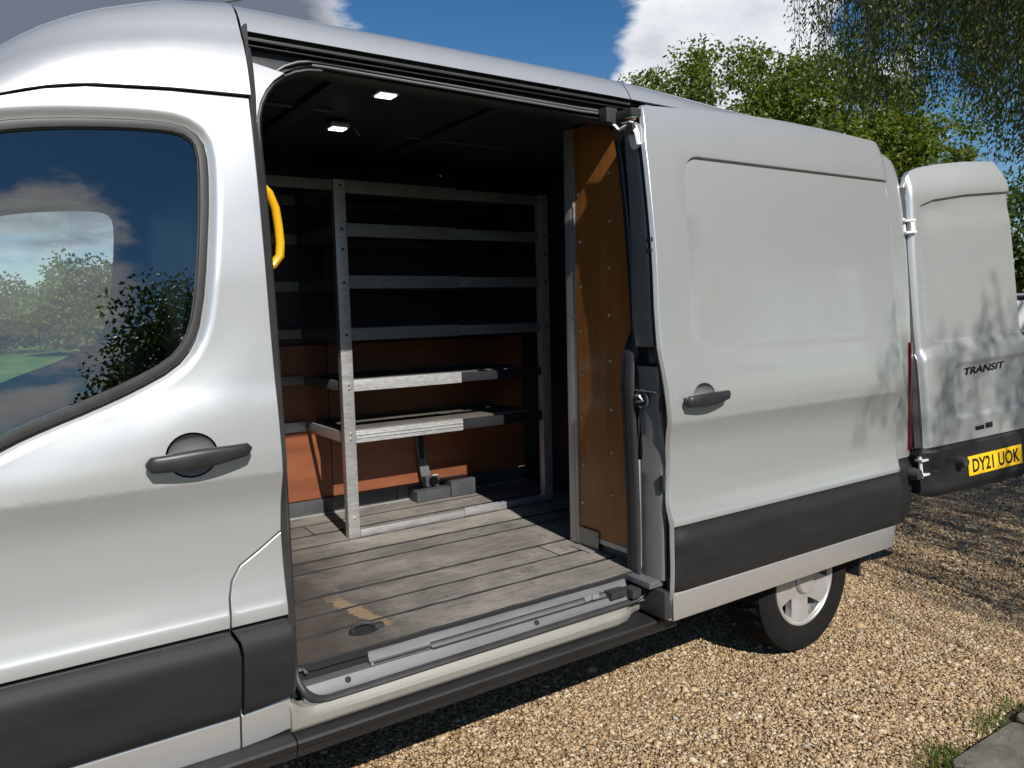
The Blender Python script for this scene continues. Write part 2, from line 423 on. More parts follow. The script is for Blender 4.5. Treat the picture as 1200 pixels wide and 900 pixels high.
def dist(P, poly):
    poly = np.asarray(poly, float); d = np.full(len(P), 1e9)
    for a, b in zip(poly, np.roll(poly, -1, 0)):
        ab = b-a; t = np.clip(((P-a)@ab)/(ab@ab+1e-15), 0, 1)
        d = np.minimum(d, np.linalg.norm(P-(a+t[:, None]*ab), axis=1))
    return d
def sstep(x): x = np.clip(x, 0, 1); return x*x*(3-2*x)

# ---- the van's side: inward offset y as a function of height
_PA = [(.30, .075), (.38, .055), (.44, .043), (.530, .036), (.548, .022), (.70, .012), (.80, .012), (.838, .0105)]
_PB = [(.838, .0105), (.852, .0155), (.88, .0210), (.92, .0280), (.97, .0325), (1.03, .0345), (1.08, .0340), (1.12, .0310), (1.15, .0255), (1.185, .0155), (1.222, .003)]
_PC = [(1.222, .003), (1.26, .0025), (1.32, .006), (1.40, .0135), (1.48, .026), (1.6, .038), (1.8, .052), (2.0, .072),
       (2.15, .092), (2.25, .110), (2.35, .135), (2.42, .165), (2.47, .205), (2.51, .27), (2.54, .36), (2.56, .5), (2.576, 1.0)]
_PZ = _PA+_PB+_PC
def pchip(xs, ys):
    xs, ys = np.array(xs), np.array(ys); h = np.diff(xs); d = np.diff(ys)/h; m = np.zeros(len(xs))
    for i in range(1, len(xs)-1):
        if d[i-1]*d[i] > 0:
            w1, w2 = 2*h[i]+h[i-1], h[i]+2*h[i-1]; m[i] = (w1+w2)/(w1/d[i-1]+w2/d[i])
    m[0], m[-1] = d[0], d[-1]
    def f(x):
        x = np.asarray(x, float); i = np.clip(np.searchsorted(xs, x)-1, 0, len(xs)-2); t = (x-xs[i])/h[i]
        return (ys[i]*(1+2*t)*(1-t)**2+m[i]*h[i]*t*(1-t)**2+ys[i+1]*t*t*(3-2*t)+m[i+1]*h[i]*t*t*(t-1))
    return f
_fA, _fB, _fC = [pchip([a for a, b in s], [b for a, b in s]) for s in (_PA, _PB, _PC)]
def Bz(z):
    z = np.asarray(z, float)
    return np.where(z < .838, _fA(np.clip(z, .25, .838)), np.where(z < 1.222, _fB(np.clip(z, .838, 1.222)), _fC(np.clip(z, 1.222, 2.576))))
ROWS = sorted(set([round(a, 4) for a, b in _PZ if a < 2.5] + [.61, .66, .75, .775, .83, .8355, .8405, .845, .865, 1.2195, 1.2245, .89, .905, .95, .975, 1.03, 1.11, 1.125, 1.155, 1.17, 1.197, 1.205, 1.213, 1.23, 1.237,
              1.26, 1.28, 1.36, 1.44, 1.52, 1.56, 1.65, 1.7, 1.75, 1.85, 1.9, 1.95, 2.05, 2.1, 2.19, 2.3, 2.32, 2.37, 2.39, 2.405, 2.435, 2.45]))

XS = .35                                                # panels are triangulated in stretched space, so that triangles run along the van
class Line:
    """closed guide line in a panel: its edges are kept in the triangulation"""
    def __init__(s, poly, d=0.0, step=.015, clear=.012, margin=.0012): s.P = resample(offset(poly, d), step); s.clear = clear; s.margin = margin
def panel(name, outline, yf, m, parent, holes=(), gap=.003, dx=.05, depth=.02, rows=None, extra=(), flange=True, seg=.02, tf=None, angle=32, flip=False, kinks=(), cols=()):
    """sheet over the (x,z) outline following y = yf(x,z), edges folded inwards"""
    loops = [resample(offset(outline, -gap), seg)]
    for h in holes: loops.append(resample(offset(h, gap), min(seg, .012)))
    lo, hi = loops[0].min(0), loops[0].max(0)
    rows = [z for z in (rows or ROWS) if lo[1] < z < hi[1]]
    xs = np.arange(lo[0]+dx*.5, hi[0], dx)
    G = np.array([(x, z) for z in rows for x in xs]) if rows else np.zeros((0, 2))
    def keep(P, m_):
        k = inside(P, loops[0])
        for h in loops[1:]: k &= ~inside(P, h)
        dd = np.full(len(P), 1e9)
        for L in loops: dd = np.minimum(dd, dist(P, L))
        return k & (dd > m_)
    lines = [e for e in extra if isinstance(e, Line)]
    for e in extra:
        if not isinstance(e, Line) and len(e): G = np.vstack([G, np.asarray(e)])
    if len(G):
        G = G[keep(G, .005)]
        for e in lines:
            if len(e.P) and len(G):
                dmin = np.full(len(G), 1e9)
                for q_ in np.array_split(np.arange(len(e.P)), max(1, len(e.P)//60)):
                    dmin = np.minimum(dmin, np.sqrt(((G[:, None]-e.P[None, q_])**2).sum(2)).min(1))
                G = G[dmin > e.clear]
    pts = []; edges = []
    for L in loops:
        n0 = len(pts); pts += [tuple(p) for p in L]; edges += [(n0+i, n0+(i+1) % len(L)) for i in range(len(L))]
    for e in lines:
        k = keep(e.P, e.margin); n = len(e.P); idx = {}
        for i in range(n):
            if k[i]: idx[i] = len(pts); pts.append(tuple(e.P[i]))
        edges += [(idx[i], idx[(i+1) % n]) for i in range(n) if i in idx and (i+1) % n in idx]
    for zk in kinks:                                          # keep pressed crease lines as straight edges
        L = np.array([(x, zk) for x in np.arange(lo[0], hi[0], .02)]); k = keep(L, .003); prev = -2
        for i in range(len(L)):
            if k[i] and all(abs(zk-e.P[:, 1]).min() > .02 or np.hypot(e.P[:, 0]-L[i, 0], e.P[:, 1]-zk).min() > .004 for e in lines):
                pts.append(tuple(L[i]))
                if prev == i-1: edges.append((len(pts)-2, len(pts)-1))
                prev = i
        if len(G): G = G[np.abs(G[:, 1]-zk) > .0012]
    kz = np.array(kinks) if len(kinks) else np.array([-9.0])
    for xk in cols:                                           # and upright guide lines where an end turns in
        L = np.array([(xk, z) for z in np.arange(lo[1], hi[1], .016)]); k = keep(L, .004); prev = -2
        for i in range(len(L)):
            if k[i] and np.abs(kz-L[i, 1]).min() > .003 and all(np.hypot(e.P[:, 0]-xk, e.P[:, 1]-L[i, 1]).min() > .004 for e in lines):
                pts.append(tuple(L[i]))
                if prev == i-1: edges.append((len(pts)-2, len(pts)-1))
                prev = i
        if len(G): G = G[np.abs(G[:, 0]-xk) > .012]
    pts += [tuple(p) for p in G]
    rv, re, rf, ov, oe, of = delaunay_2d_cdt([Vector((p[0]*XS, p[1])) for p in pts], edges, [], 0, 1e-7)
    P = np.array([(v[0]/XS, v[1]) for v in rv]); F = np.array([tuple(f) for f in rf])
    C = P[F].mean(1); k = inside(C, loops[0])
    for h in loops[1:]: k &= ~inside(C, h)
    F = F[k]
    a = P[F]; ar = (a[:, 1, 0]-a[:, 0, 0])*(a[:, 2, 1]-a[:, 0, 1])-(a[:, 2, 0]-a[:, 0, 0])*(a[:, 1, 1]-a[:, 0, 1])
    F[ar < 0] = F[ar < 0][:, ::-1]
    Y = yf(P[:, 0], P[:, 1]); V = [(p[0], y, p[1]) for p, y in zip(P, Y)]; faces = [tuple(f) for f in F]
    if flange:
        for li, L in enumerate(loops):
            nn = normals2(L)*.0022; n = len(L); yy = yf(L[:, 0], L[:, 1]); i0 = len(V)
            V += [(p[0], y, p[1]) for p, y in zip(L, yy)]
            V += [(p[0]+q[0]*.75, y+.0009, p[1]+q[1]*.75) for p, q, y in zip(L, nn, yy)]
            V += [(p[0]+q[0], y+.003, p[1]+q[1]) for p, q, y in zip(L, nn, yy)]
            V += [(p[0]+q[0], y+depth, p[1]+q[1]) for p, q, y in zip(L, nn, yy)]
            for r in range(3):
                for i in range(n):
                    j = (i+1) % n; A, B_, C_, D = i0+r*n+i, i0+r*n+j, i0+(r+1)*n+j, i0+(r+1)*n+i
                    faces.append((A, D, C_, B_) if li == 0 else (A, D, C_, B_))
    if tf: V = [tf(*v) for v in V]
    if flip: faces = [f[::-1] for f in faces]
    me = bpy.data.meshes.new(name); me.from_pydata([tuple(map(float, v)) for v in V], [], [tuple(int(i) for i in f) for f in faces]); me.update()
    me.polygons.foreach_set('use_smooth', [True]*len(me.polygons)); me.set_sharp_from_angle(angle=math.radians(angle))
    me.materials.append(M[m]); return link(bpy.data.objects.new(name, me), parent)

# ================================================================== SETTING
def flat_sheet(name, outline, z, m, thick=0.0):
    bm = bmesh.new(); vs = [bm.verts.new((x, y, z)) for x, y in outline]; f = bm.faces.new(vs)
    if f.normal.z < 0: bmesh.ops.reverse_faces(bm, faces=[f])
    return bm_obj(name, bm, m, None, False)
def build_ground():
    g = flat_sheet('lawn', [(-1500, -1500), (1500, -1500), (1500, 1500), (-1500, 1500)], -.03, 'lawn'); kind(g, 'structure')
    P = [(-14, -.80), (24, -.66), (25, 3), (23, 6.2), (14, 7.0), (6, 6.6), (0, 5.2), (-8, 5.6), (-14, 5)]
    g = flat_sheet('gravel_driveway', smooth_poly(P, 0), -.008, 'gravel_bed'); kind(g, 'structure')
    p = flat_sheet('patio_bed', [(-14, -.80), (-14, -9), (24, -9), (24, -.66)], -.012, 'soil'); kind(p, 'structure')
    # paving slabs beside the gravel, where the photographer stands
    r = random.Random(3); n = 0
    y0 = -.80
    for row in range(6):
        d = .30 if row else .22
        x = -5.2-r.random()*.4
        while x < 4.5:
            w = r.uniform(.36, .62); ys = y0-row*.34
            bm = bmesh.new()
            ew = .014
            c = [(x+ew+r.uniform(0, .012), ys-d+r.uniform(0, .02)), (x+w-ew-r.uniform(0, .012), ys-d+r.uniform(0, .02)),
                 (x+w-ew-r.uniform(0, .02), ys-r.uniform(0, .025)), (x+ew+r.uniform(0, .02), ys-r.uniform(0, .025))]
            c = [(a, b+.01*(a+.4)) for a, b in c]
            c = rp([(a, b, .03) for a, b in c], 3)
            h = .012+r.uniform(-.006, .01)
            top = [bm.verts.new((a, b, h)) for a, b in c]; bot = [bm.verts.new((a, b, -.02)) for a, b in c]
            mid = [bm.verts.new((a+(a-sum(q[0] for q in c)/len(c))*.02, b+(b-sum(q[1] for q in c)/len(c))*.03, h-.008)) for a, b in c]
            bm.faces.new(top)
            for k in range(len(c)):
                j = (k+1) % len(c); bm.faces.new((top[k], mid[k], mid[j], top[j])); bm.faces.new((mid[k], bot[k], bot[j], mid[j]))
            bm_obj('paving_stone', bm, 'stone', p); n += 1
            x += w
    # ---- pebbles
    def stones(n, xr, yr, s, seed, keep=None):
        q = np.random.default_rng(seed)
        I = np.array([(1, 0, 0), (-1, 0, 0), (0, 1, 0), (0, -1, 0), (0, 0, 1), (0, 0, -1)], float)
        Fi = np.array([(0, 2, 4), (2, 1, 4), (1, 3, 4), (3, 0, 4), (2, 0, 5), (1, 2, 5), (3, 1, 5), (0, 3, 5)])
        c = np.stack([q.uniform(*xr, n), q.uniform(*yr, n), np.zeros(n)], 1)
        if keep is not None: c = c[keep(c)]
        n = len(c)
        sz = s*q.lognormal(0, .40, n); sc = np.stack([sz*q.uniform(.8, 1.35, n), sz*q.uniform(.65, 1.0, n), sz*q.uniform(.38, .7, n)], 1)
        V = (I[None]+q.uniform(-.22, .22, (n, 6, 3)))*(1+q.uniform(-.28, .28, (n, 6, 1))+0)*sc[:, None]
        tilt = q.normal(0, .30, n); a = q.uniform(0, 2*math.pi, n)
        y1 = V[:, :, 1]*np.cos(tilt)[:, None]-V[:, :, 2]*np.sin(tilt)[:, None]; z1 = V[:, :, 1]*np.sin(tilt)[:, None]+V[:, :, 2]*np.cos(tilt)[:, None]
        x1 = V[:, :, 0]; ca, sa = np.cos(a)[:, None], np.sin(a)[:, None]
        V = np.stack([x1*ca-y1*sa, x1*sa+y1*ca, z1], 2)
        c[:, 2] = -.004+.005*np.sin(c[:, 0]*2.3+c[:, 1]*3.1)*np.sin(c[:, 1]*4.3-c[:, 0])+q.uniform(-.3, .5, n)*s*.8
        V = (V+c[:, None]).reshape(-1, 3); F = (Fi[None]+6*np.arange(n)[:, None, None]).reshape(-1, 3)
        return V, F
    edge = lambda c: c[:, 1] > -.775+.004*c[:, 0]+.03*np.sin(c[:, 0]*9)
    parts = [stones(130000, (-2.7, 1.2), (-.9, .95), .0063, 1, edge),
             stones(90000, (1.2, 4.2), (-.9, 2.6), .0074, 2, edge),
             stones(30000, (4.2, 9.0), (-.8, 4.2), .0115, 4, edge)]
    V = []; F = []; o = 0
    for a, b in parts: V.append(a); F.append(b+o); o += len(a)
    g = quads_obj('gravel', np.vstack(V), np.vstack(F), 'pebble'); kind(g, 'stuff', 'loose golden brown gravel covering the driveway')
    # ---- grass growing in the joint between gravel and paving
    def blades(name, cen, n, sp, h, seed, label):
        q = np.random.default_rng(seed); b = np.zeros((n, 3)); ci = q.integers(0, len(cen), n)
        b[:, :2] = np.array(cen)[ci]+q.normal(0, sp, (n, 2)); a = q.uniform(0, 2*math.pi, n); hh = h*q.uniform(.5, 1.2, n)
        ln = q.uniform(.1, .7, n)*hh; w = .0022*q.uniform(.7, 1.3, n)
        d = np.stack([np.cos(a), np.sin(a), 0*a], 1); s = np.stack([-np.sin(a), np.cos(a), 0*a], 1)*w[:, None]
        up = np.array([0, 0, 1.]); m_ = b+d*(ln*.35)[:, None]+up*(hh*.6)[:, None]; t_ = b+d*ln[:, None]+up*hh[:, None]
        V = np.stack([b-s, b+s, m_+s*.8, m_-s*.8, t_+s*.15, t_-s*.15], 1).reshape(-1, 3)
        F = (np.array([(0, 1, 2, 3), (3, 2, 4, 5)])[None]+6*np.arange(n)[:, None, None]).reshape(-1, 4)
        o = quads_obj(name, V, F, 'grass_blade'); kind(o, 'stuff', label)
    cen = [(-.40, -.80), (-.30, -.81), (-.47, -.79), (-.36, -.77), (-.05, -.79), (.02, -.76), (.2, -.77), (-.18, -1.06), (-.08, -1.05), (.08, -1.08), (-1.0, -.81), (-1.4, -.8), (.5, -.78), (.75, -.77), (-.55, -1.12), (1.1, -.77)]
    blades('grass', cen, 1500, .040, .030, 5, 'short grass tufts growing along the edge of the paving')
build_ground()

# ================================================================== TREES
def leaf_quads(c, d, n, L, Wd):
    """leaf at c with axis d and normal n -> one folded pair of quads"""
    s = np.cross(d, n); s /= np.linalg.norm(s, axis=1, keepdims=True)+1e-9
    L = L[:, None]; Wd = Wd[:, None]
    base = c; tip = c+d*L; l = c+d*L*.45+s*Wd*.5+n*Wd*.12; r = c+d*L*.45-s*Wd*.5+n*Wd*.12
    return np.stack([base, r, tip, l], 1).reshape(-1, 3)
def limbs(bm, base, tips, r0, q, trunk_top):
    base = Vector(base); tt = Vector(trunk_top)
    add_tube(bm, [base, base.lerp(tt, .3)+Vector((.05, .03, 0)), base.lerp(tt, .65)+Vector((-.05, .06, 0)), tt], [r0*1.25, r0, r0*.8, r0*.55], 10)
    for tp in tips:
        tp = Vector(tp); s = base.lerp(tt, q.uniform(.45, .98)); mid = s.lerp(tp, .5)+Vector((q.uniform(-.25, .25), q.uniform(-.25, .25), q.uniform(0, .35)))
        add_tube(bm, [s, mid, tp], [r0*.38, r0*.2, r0*.05], 6)
def tree(name, label, base, h, blobs, nclump, nleaf, L, m, seed, group=None, r0=.2, cr=.5, zmin=None):
    """trunk, limbs and a crown of leaf clumps spread over ellipsoids (blobs: centre, radii)"""
    q = np.random.default_rng(seed); qr = random.Random(seed)
    t = thing(name, label, 'tree', base, group); bx, by, bz = base
    cl = []; vol = np.array([b[1][0]*b[1][1]*b[1][2] for b in blobs])**.67; vol /= vol.sum()
    for _ in range(nclump):
        b = blobs[q.choice(len(blobs), p=vol)]; d = q.normal(size=3); d /= np.linalg.norm(d)
        r = q.uniform(.55, 1.05)**.5
        p = np.array(b[0])+d*np.array(b[1])*r*(1+.10*math.sin(7*d[0]+3*d[1]+seed)+.08*math.sin(9*d[2]+5*d[1]))
        if zmin is None or p[2] > zmin: cl.append(p)
    cl = np.array(cl); n = len(cl)
    size = cr*q.uniform(.55, 1.25, n)
    ci = np.repeat(np.arange(n), nleaf); N = len(ci)
    d = q.normal(size=(N, 3)); d /= np.linalg.norm(d, axis=1, keepdims=True); d[:, 2] *= .75
    c = cl[ci]+d*(size[ci]*q.uniform(.25, 1.0, N)**.6)[:, None]
    axis = d*.8+q.normal(0, .6, (N, 3)); axis[:, 2] -= .25; axis /= np.linalg.norm(axis, axis=1, keepdims=True)
    nr = d*.7+q.normal(0, .55, (N, 3))+np.array([0, 0, .5]); nr -= axis*np.sum(nr*axis, 1)[:, None]; nr /= np.linalg.norm(nr, axis=1, keepdims=True)+1e-9
    V = leaf_quads(c, axis, nr, L*q.uniform(.65, 1.3, N), L*.72*q.uniform(.7, 1.2, N))-np.array(base)
    quads_obj('crown', V, np.arange(4*N).reshape(-1, 4), m, t)
    bm = bmesh.new(); tips = [tuple(p-np.array(base)) for p in cl[q.choice(n, min(n, 26), replace=False)]]
    top = np.mean([b[0] for b in blobs], 0)-np.array(base)
    limbs(bm, (0, 0, 0), tips, r0, qr, tuple(top)); bm_obj('trunk', bm, 'bark', t)
    return t
def build_trees():
    tree('bushy_tree', 'bushy light green tree rising behind the van roof', (11.2, 9.2, -.03), 7.2,
         [((8.4, 12.4, 4.6), (1.3, 1.3, 1.7)), ((13.4, 6.9, 2.9), (1.3, 1.3, 1.5)), ((12.2, 8.1, 3.9), (2.1, 2.1, 1.9)), ((10.6, 9.9, 5.3), (2.2, 2.1, 2.15)), ((12.2, 8.3, 5.2), (1.8, 1.8, 1.8)), ((9.2, 11.6, 5.0), (1.6, 1.6, 1.85)), ((13.2, 7.2, 4.2), (1.5, 1.4, 1.8)), ((11.2, 9.0, 3.2), (3, 2.8, 1.8)), ((9.0, 11.8, 3.4), (1.6, 1.6, 1.8))],
         1500, 125, .09, 'leaf', 21, r0=.24, cr=.40)
    # lower dark growth to the right of it, seen past the open rear door
    tree('dark_shrub', 'dark green shrub beyond the white van', (17.0, 6.6, -.03), 4,
         [((17.0, 6.4, 2.0), (1.9, 1.9, 2.0)), ((18.6, 7.0, 2.6), (1.8, 1.8, 2.2)), ((15.8, 7.4, 2.0), (1.5, 1.6, 1.6))], 230, 90, .12, 'leaf_dark', 5, r0=.12, cr=.45)
    # trees beyond the lawn, seen through the cab windows
    far = [(-7.0, 44, 6.9, 2.9, 'round tall tree beyond the lawn at the left edge of the cab window'), (-3.5, 50, 4.3, 2.4, 'broad dark tree beyond the lawn between a round tree and a pale willow'),
           (.7, 43, 5.0, 1.7, 'pale drooping tree at the right end of the lawn seen through the cab window'), (4.8, 46, 5.6, 2.6, 'green tree standing beyond the lawn right behind the van cab'),
           (-13, 46, 8.6, 3.4, 'full green tree beyond the lawn left of the cab window view')]
    for i, (x, y, h, r, lab) in enumerate(far):
        tree('lawn_tree', lab, (x, y, -.03), h, [((x, y, h*.55), (r, r, h*.42)), ((x+r*.5, y-.4, h*.38), (r*.8, r*.8, h*.3)), ((x-r*.6, y+.3, h*.36), (r*.8, r*.8, h*.3))],
             170, 70, .22, 'leaf_dark' if i != 2 else 'leaf', 40+i, 'trees beyond the lawn', .22, .8)
    # a belt of trees on the photographer's side (seen mirrored in glass and paint)
    for i, (x, y, h, r, lab) in enumerate([(1.5, -19, 6.6, 2.7, 'tree behind the photographer mirrored in the cab window'), (6.4, -18, 8.0, 3.0, 'tall tree behind the photographer beside the willow'),
                                           (-9.5, -24, 5.2, 3.4, 'low spreading tree far behind the photographer'), (12.5, -16, 8.5, 3.6, 'tall leafy tree beyond the willow')]):
        tree('garden_tree', lab, (x, y, -.03), h, [((x, y, h*.6), (r, r, h*.38)), ((x+1, y, h*.35), (r*1.1, r, h*.33))], 260, 140, .15, 'leaf_dark', 60+i, 'trees behind the photographer', .2, .8)
build_trees()

def build_willow():
    q = np.random.default_rng(9); base = np.array((6.4, -3.6, -.02)); cx = CAM
    t = thing('weeping_willow', 'weeping tree with long hanging twigs over the rear of the van', 'tree', tuple(base))
    bmT = bmesh.new(); rr = random.Random(4)
    tips = []
    strands = []
    def ok(x, y, z):
        # where this point's shadow falls: keep the sun on the side of the van and the near gravel
        if y < -.1:
            s = -.1-y; zh = z-.845*s; xh = x+.14*s
            if zh > 0:
                if xh < .30: return False
                if zh > 1.88 and xh < 2.6: return False
                if xh < .40 and zh > 1.60: return False
                if xh < 1.8: return True
        hx, hy = x+.166*(z-1.2), y+1.183*(z-1.2)
        if 7.8 < hx < 11 and 1.0 < hy < 3.8: return False
        gx, gy = x+.166*z, y+1.183*z
        if gy < 1.6 and gx < 1.16+.77*gy: return False
        az = math.degrees(math.atan2(y-cx.y, x-cx.x))
        if az > 38.0: return False
        return True
    def low(az): return float(np.interp(az, [20, 22.4, 24, 25, 27, 30, 32, 34.5, 37.5], [.0, .12, .14, .19, .215, .20, .215, .255, .33]))
    def add(x, y, zt, zb):
        for _ in range(5):
            if zt-zb < .35: return
            if ok(x, y, zb) and ok(x, y, (zb+zt)/2) and ok(x, y, zt): strands.append((x, y, zt, zb)); return
            zb += .3
    # over the drive, where the twigs hang into view
    n0 = 0
    while n0 < 430:
        n0 += 1
        az = 37.5-15.3*q.random()**.60; r = q.uniform(6.6, 11.0); a2 = math.radians(az); x, y = cx.x+r*math.cos(a2), cx.y+r*math.sin(a2)
        zb = 1.65+r*low(az)+2.4*q.random()**1.5; add(x, y, zb+q.uniform(1.0, 2.6)+.2*max(0, 27-az), zb)
    # on the sunny side of the rear door and of the drive behind the van: a loose curtain of twigs
    def curtain(tx, ty, tz, h, L):
        k = h/.845; x, y = tx-.14*k, ty-k; add(x, y, tz+h+L*.5, tz+h-L*.5)
    for tx in (.97, 1.09, 1.19, 1.31, 1.40, 1.52, 1.60, 1.70):
        tz, h = q.uniform(.95, 1.50), q.uniform(3.4, 5.2)
        for k in range(3): curtain(tx+q.uniform(-.035, .035), -.08, tz+q.uniform(-.1, .1), h+q.uniform(-.3, .3), q.uniform(.45, .8))
    for tx in (.38, .45, .53, .62, .70, .78):
        tz, h = q.uniform(1.10, 1.45), q.uniform(3.2, 4.6)
        for k in range(2): curtain(tx+q.uniform(-.02, .02), -.11, tz+q.uniform(-.1, .1), h+q.uniform(-.2, .2), q.uniform(.36, .6))
    n0 = 0
    while n0 < 400:
        ty = q.uniform(-1.0, 2.6); tx = 1.22+.77*ty+5.5*q.random()**1.5; n0 += 1
        curtain(tx, ty, 0.0, q.uniform(2.4, 4.4), q.uniform(.7, 1.8))
    # the body of the crown round the trunk
    n0 = 0
    while n0 < 1500:
        n0 += 1
        a = q.uniform(0, 2*math.pi); r = 5.2*math.sqrt(q.uniform(.02, 1)); x, y = base[0]+.5+r*math.cos(a)*1.05, base[1]-.6+r*math.sin(a)*1.1
        if math.degrees(math.atan2(y-cx.y, x-cx.x)) > 21: continue
        zt = 6.9-.047*r*r+q.uniform(-.7, .5); add(x, y, zt, zt-q.uniform(1.2, 3.2))
    # boughs
    tt = base+np.array((-.3, .3, 4.3))-base
    add_tube(bmT, [(0, 0, 0), (.06, .05, 1.2), (-.1, .12, 2.6), tuple(tt)], [.36, .29, .25, .2], 12)
    S = np.array(strands)
    sel = q.choice(len(S), 60, replace=False)
    for i in sel:
        p = Vector(S[i][:3]-base); s = Vector((-.1, .12, 2.6)).lerp(Vector(tt), rr.random()); mid = s.lerp(p, .5)+Vector((0, 0, .55))
        add_tube(bmT, [s, s.lerp(p, .25)+Vector((0, 0, .4)), mid, p], [.07, .05, .03, .01], 6)
    bm_obj('trunk', bmT, 'bark', t)
    # twigs as thin three-sided strips and narrow drooping leaves
    Vt = []; Ft = []; C = []; A = []; NN = []; LL = []
    for (x, y, zt, zb) in strands:
        n = max(4, int((zt-zb)/.28)); dx, dy = q.normal(0, .10, 2); ph = q.uniform(0, 6)
        P = []
        for k in range(n+1):
            u = k/n; P.append(np.array((x+dx*u+.05*math.sin(ph+3*u), y+dy*u+.05*math.cos(ph*1.3+2.6*u), zt+(zb-zt)*u)))
        i0 = len(Vt)
        for k, p in enumerate(P):
            w = .0065*(1-.65*k/n)
            for s in range(3): Vt.append(p-base+np.array((w*math.cos(2.1*s), w*math.sin(2.1*s), 0)))
        for k in range(n):
            for s in range(3): Ft.append((i0+k*3+s, i0+k*3+(s+1) % 3, i0+(k+1)*3+(s+1) % 3, i0+(k+1)*3+s))
        L = zt-zb; m = int(L*92)
        for _ in range(m):
            u = q.random()**.8; f = u*n; k = min(int(f), n-1); p = P[k]+(P[k+1]-P[k])*(f-k)
            a = q.uniform(0, 2*math.pi); o = q.uniform(0, .10)
            C.append(p+np.array((math.cos(a)*o, math.sin(a)*o, q.uniform(-.05, .03))))
            dd = np.array((math.cos(a)*.6, math.sin(a)*.6, -q.uniform(.4, 1.4))); A.append(dd/np.linalg.norm(dd))
            b = q.normal(size=3); NN.append(b); LL.append(q.uniform(.028, .055))
    quads_obj('twigs', np.array(Vt), np.array(Ft), 'twig', t)
    C, A, NN, LL = map(np.array, (C, A, NN, LL)); NN -= A*np.sum(NN*A, 1)[:, None]; NN /= np.linalg.norm(NN, axis=1, keepdims=True)
    quads_obj('crown', leaf_quads(C, A, NN, LL, LL*.40)-base, np.arange(4*len(C)).reshape(-1, 4), 'leaf_willow', t)
    open('/tmp/willow.txt', 'w').write(str(len(strands))) if False else print('willow strands', len(strands), 'leaves', len(C))
build_willow()

# ================================================================== THE VAN
VAN = thing('panel_van', 'silver panel van with its side door slid open and a rear door swung open', 'van')
Bs_ = pchip([.3, .85, 1.45, 1.8, 2.15, 2.3, 2.46], [.030, .020, .030, .052, .092, .122, .197])
def Bs(z): return Bs_(np.clip(z, .31, 2.459))            # the side without its creases
DOORX = -2.462                                           # rear edge of the front door
GLASS = [(-3.059, 2.104), (-2.953, 2.124), (-2.802, 2.139), (-2.690, 2.143), (-2.640, 2.133), (-2.620, 2.100), (-2.622, 2.001), (-2.641, 1.818), (-2.664, 1.668), (-2.690, 1.596),
         (-2.735, 1.545), (-2.832, 1.497), (-2.931, 1.457), (-3.024, 1.425), (-3.111, 1.390), (-3.21, 1.335), (-3.31, 1.27), (-3.42, 1.205), (-3.55, 1.185), (-3.66, 1.215),
         (-3.665, 1.30), (-3.50, 1.62), (-3.31, 1.94), (-3.21, 2.03), (-3.13, 2.08)]
GLASS = smooth_poly(ccw(GLASS), 1)
SEAL_OUT = [tuple(p) for p in offset(GLASS, .021)]
BEVEL = [tuple(p) for p in offset(GLASS, .050)]
def front_y(x, z):
    P = np.stack([x, z], 1); d = dist(P, SEAL_OUT)
    y = Bz(z)+.0035*np.sin((x+3.4)*1.7)
    lowq = np.clip((1.75-z)/.35, 0, 1)*np.clip((x+3.6)/.3, 0, 1)
    y = y+(.012*np.exp(-(d/.10)**2))*lowq                     # shoulder below and behind the window
    y = y+.016*(1-sstep(d/.030))                               # bevel round the glass
    return y
def rings(poly, ds, s=.02, clear=.014): return [Line(poly, d, s, clear) for d in ds]
SHUT = [(-2.627, .803), (-2.623, .888), (-2.613, .931), (-2.589, .968), (-2.54, .998), (-2.468, 1.046)]
TOPSHUT = [(-2.469, 2.259), (-2.674, 2.252), (-2.873, 2.236), (-2.965, 2.217), (-3.053, 2.188), (-3.2, 2.12), (-3.4, 1.97), (-3.62, 1.68), (-3.80, 1.42)]
def cup_bowl(name, cx, cz, rx_, rz_, yf, m, parent, depth=.030):
    V = []; F = []; n = 28; rs = [1.0, .97, .88, .7, .45, .2]
    for r in rs:
        for k in range(n):
            a = 2*math.pi*k/n; x, z = cx+rx_*r*math.cos(a), cz+rz_*r*math.sin(a)
            V.append((x, float(yf(np.array([x]), np.array([z]))[0])+.001+depth*(1-r**2.2)**.8, z))
    V.append((cx, float(yf(np.array([cx]), np.array([cz]))[0])+depth, cz))
    for i in range(len(rs)-1):
        for k in range(n): F.append((i*n+k, i*n+(k+1) % n, (i+1)*n+(k+1) % n, (i+1)*n+k))
    for k in range(n): F.append(((len(rs)-1)*n+k, (len(rs)-1)*n+(k+1) % n, len(V)-1))
    return mesh_obj(name, V, F, m, parent, True, 60)
def ellipse(cx, cz, a, b, n=28): return [(cx+a*math.cos(2*math.pi*k/n), cz+b*math.sin(2*math.pi*k/n)) for k in range(n)]
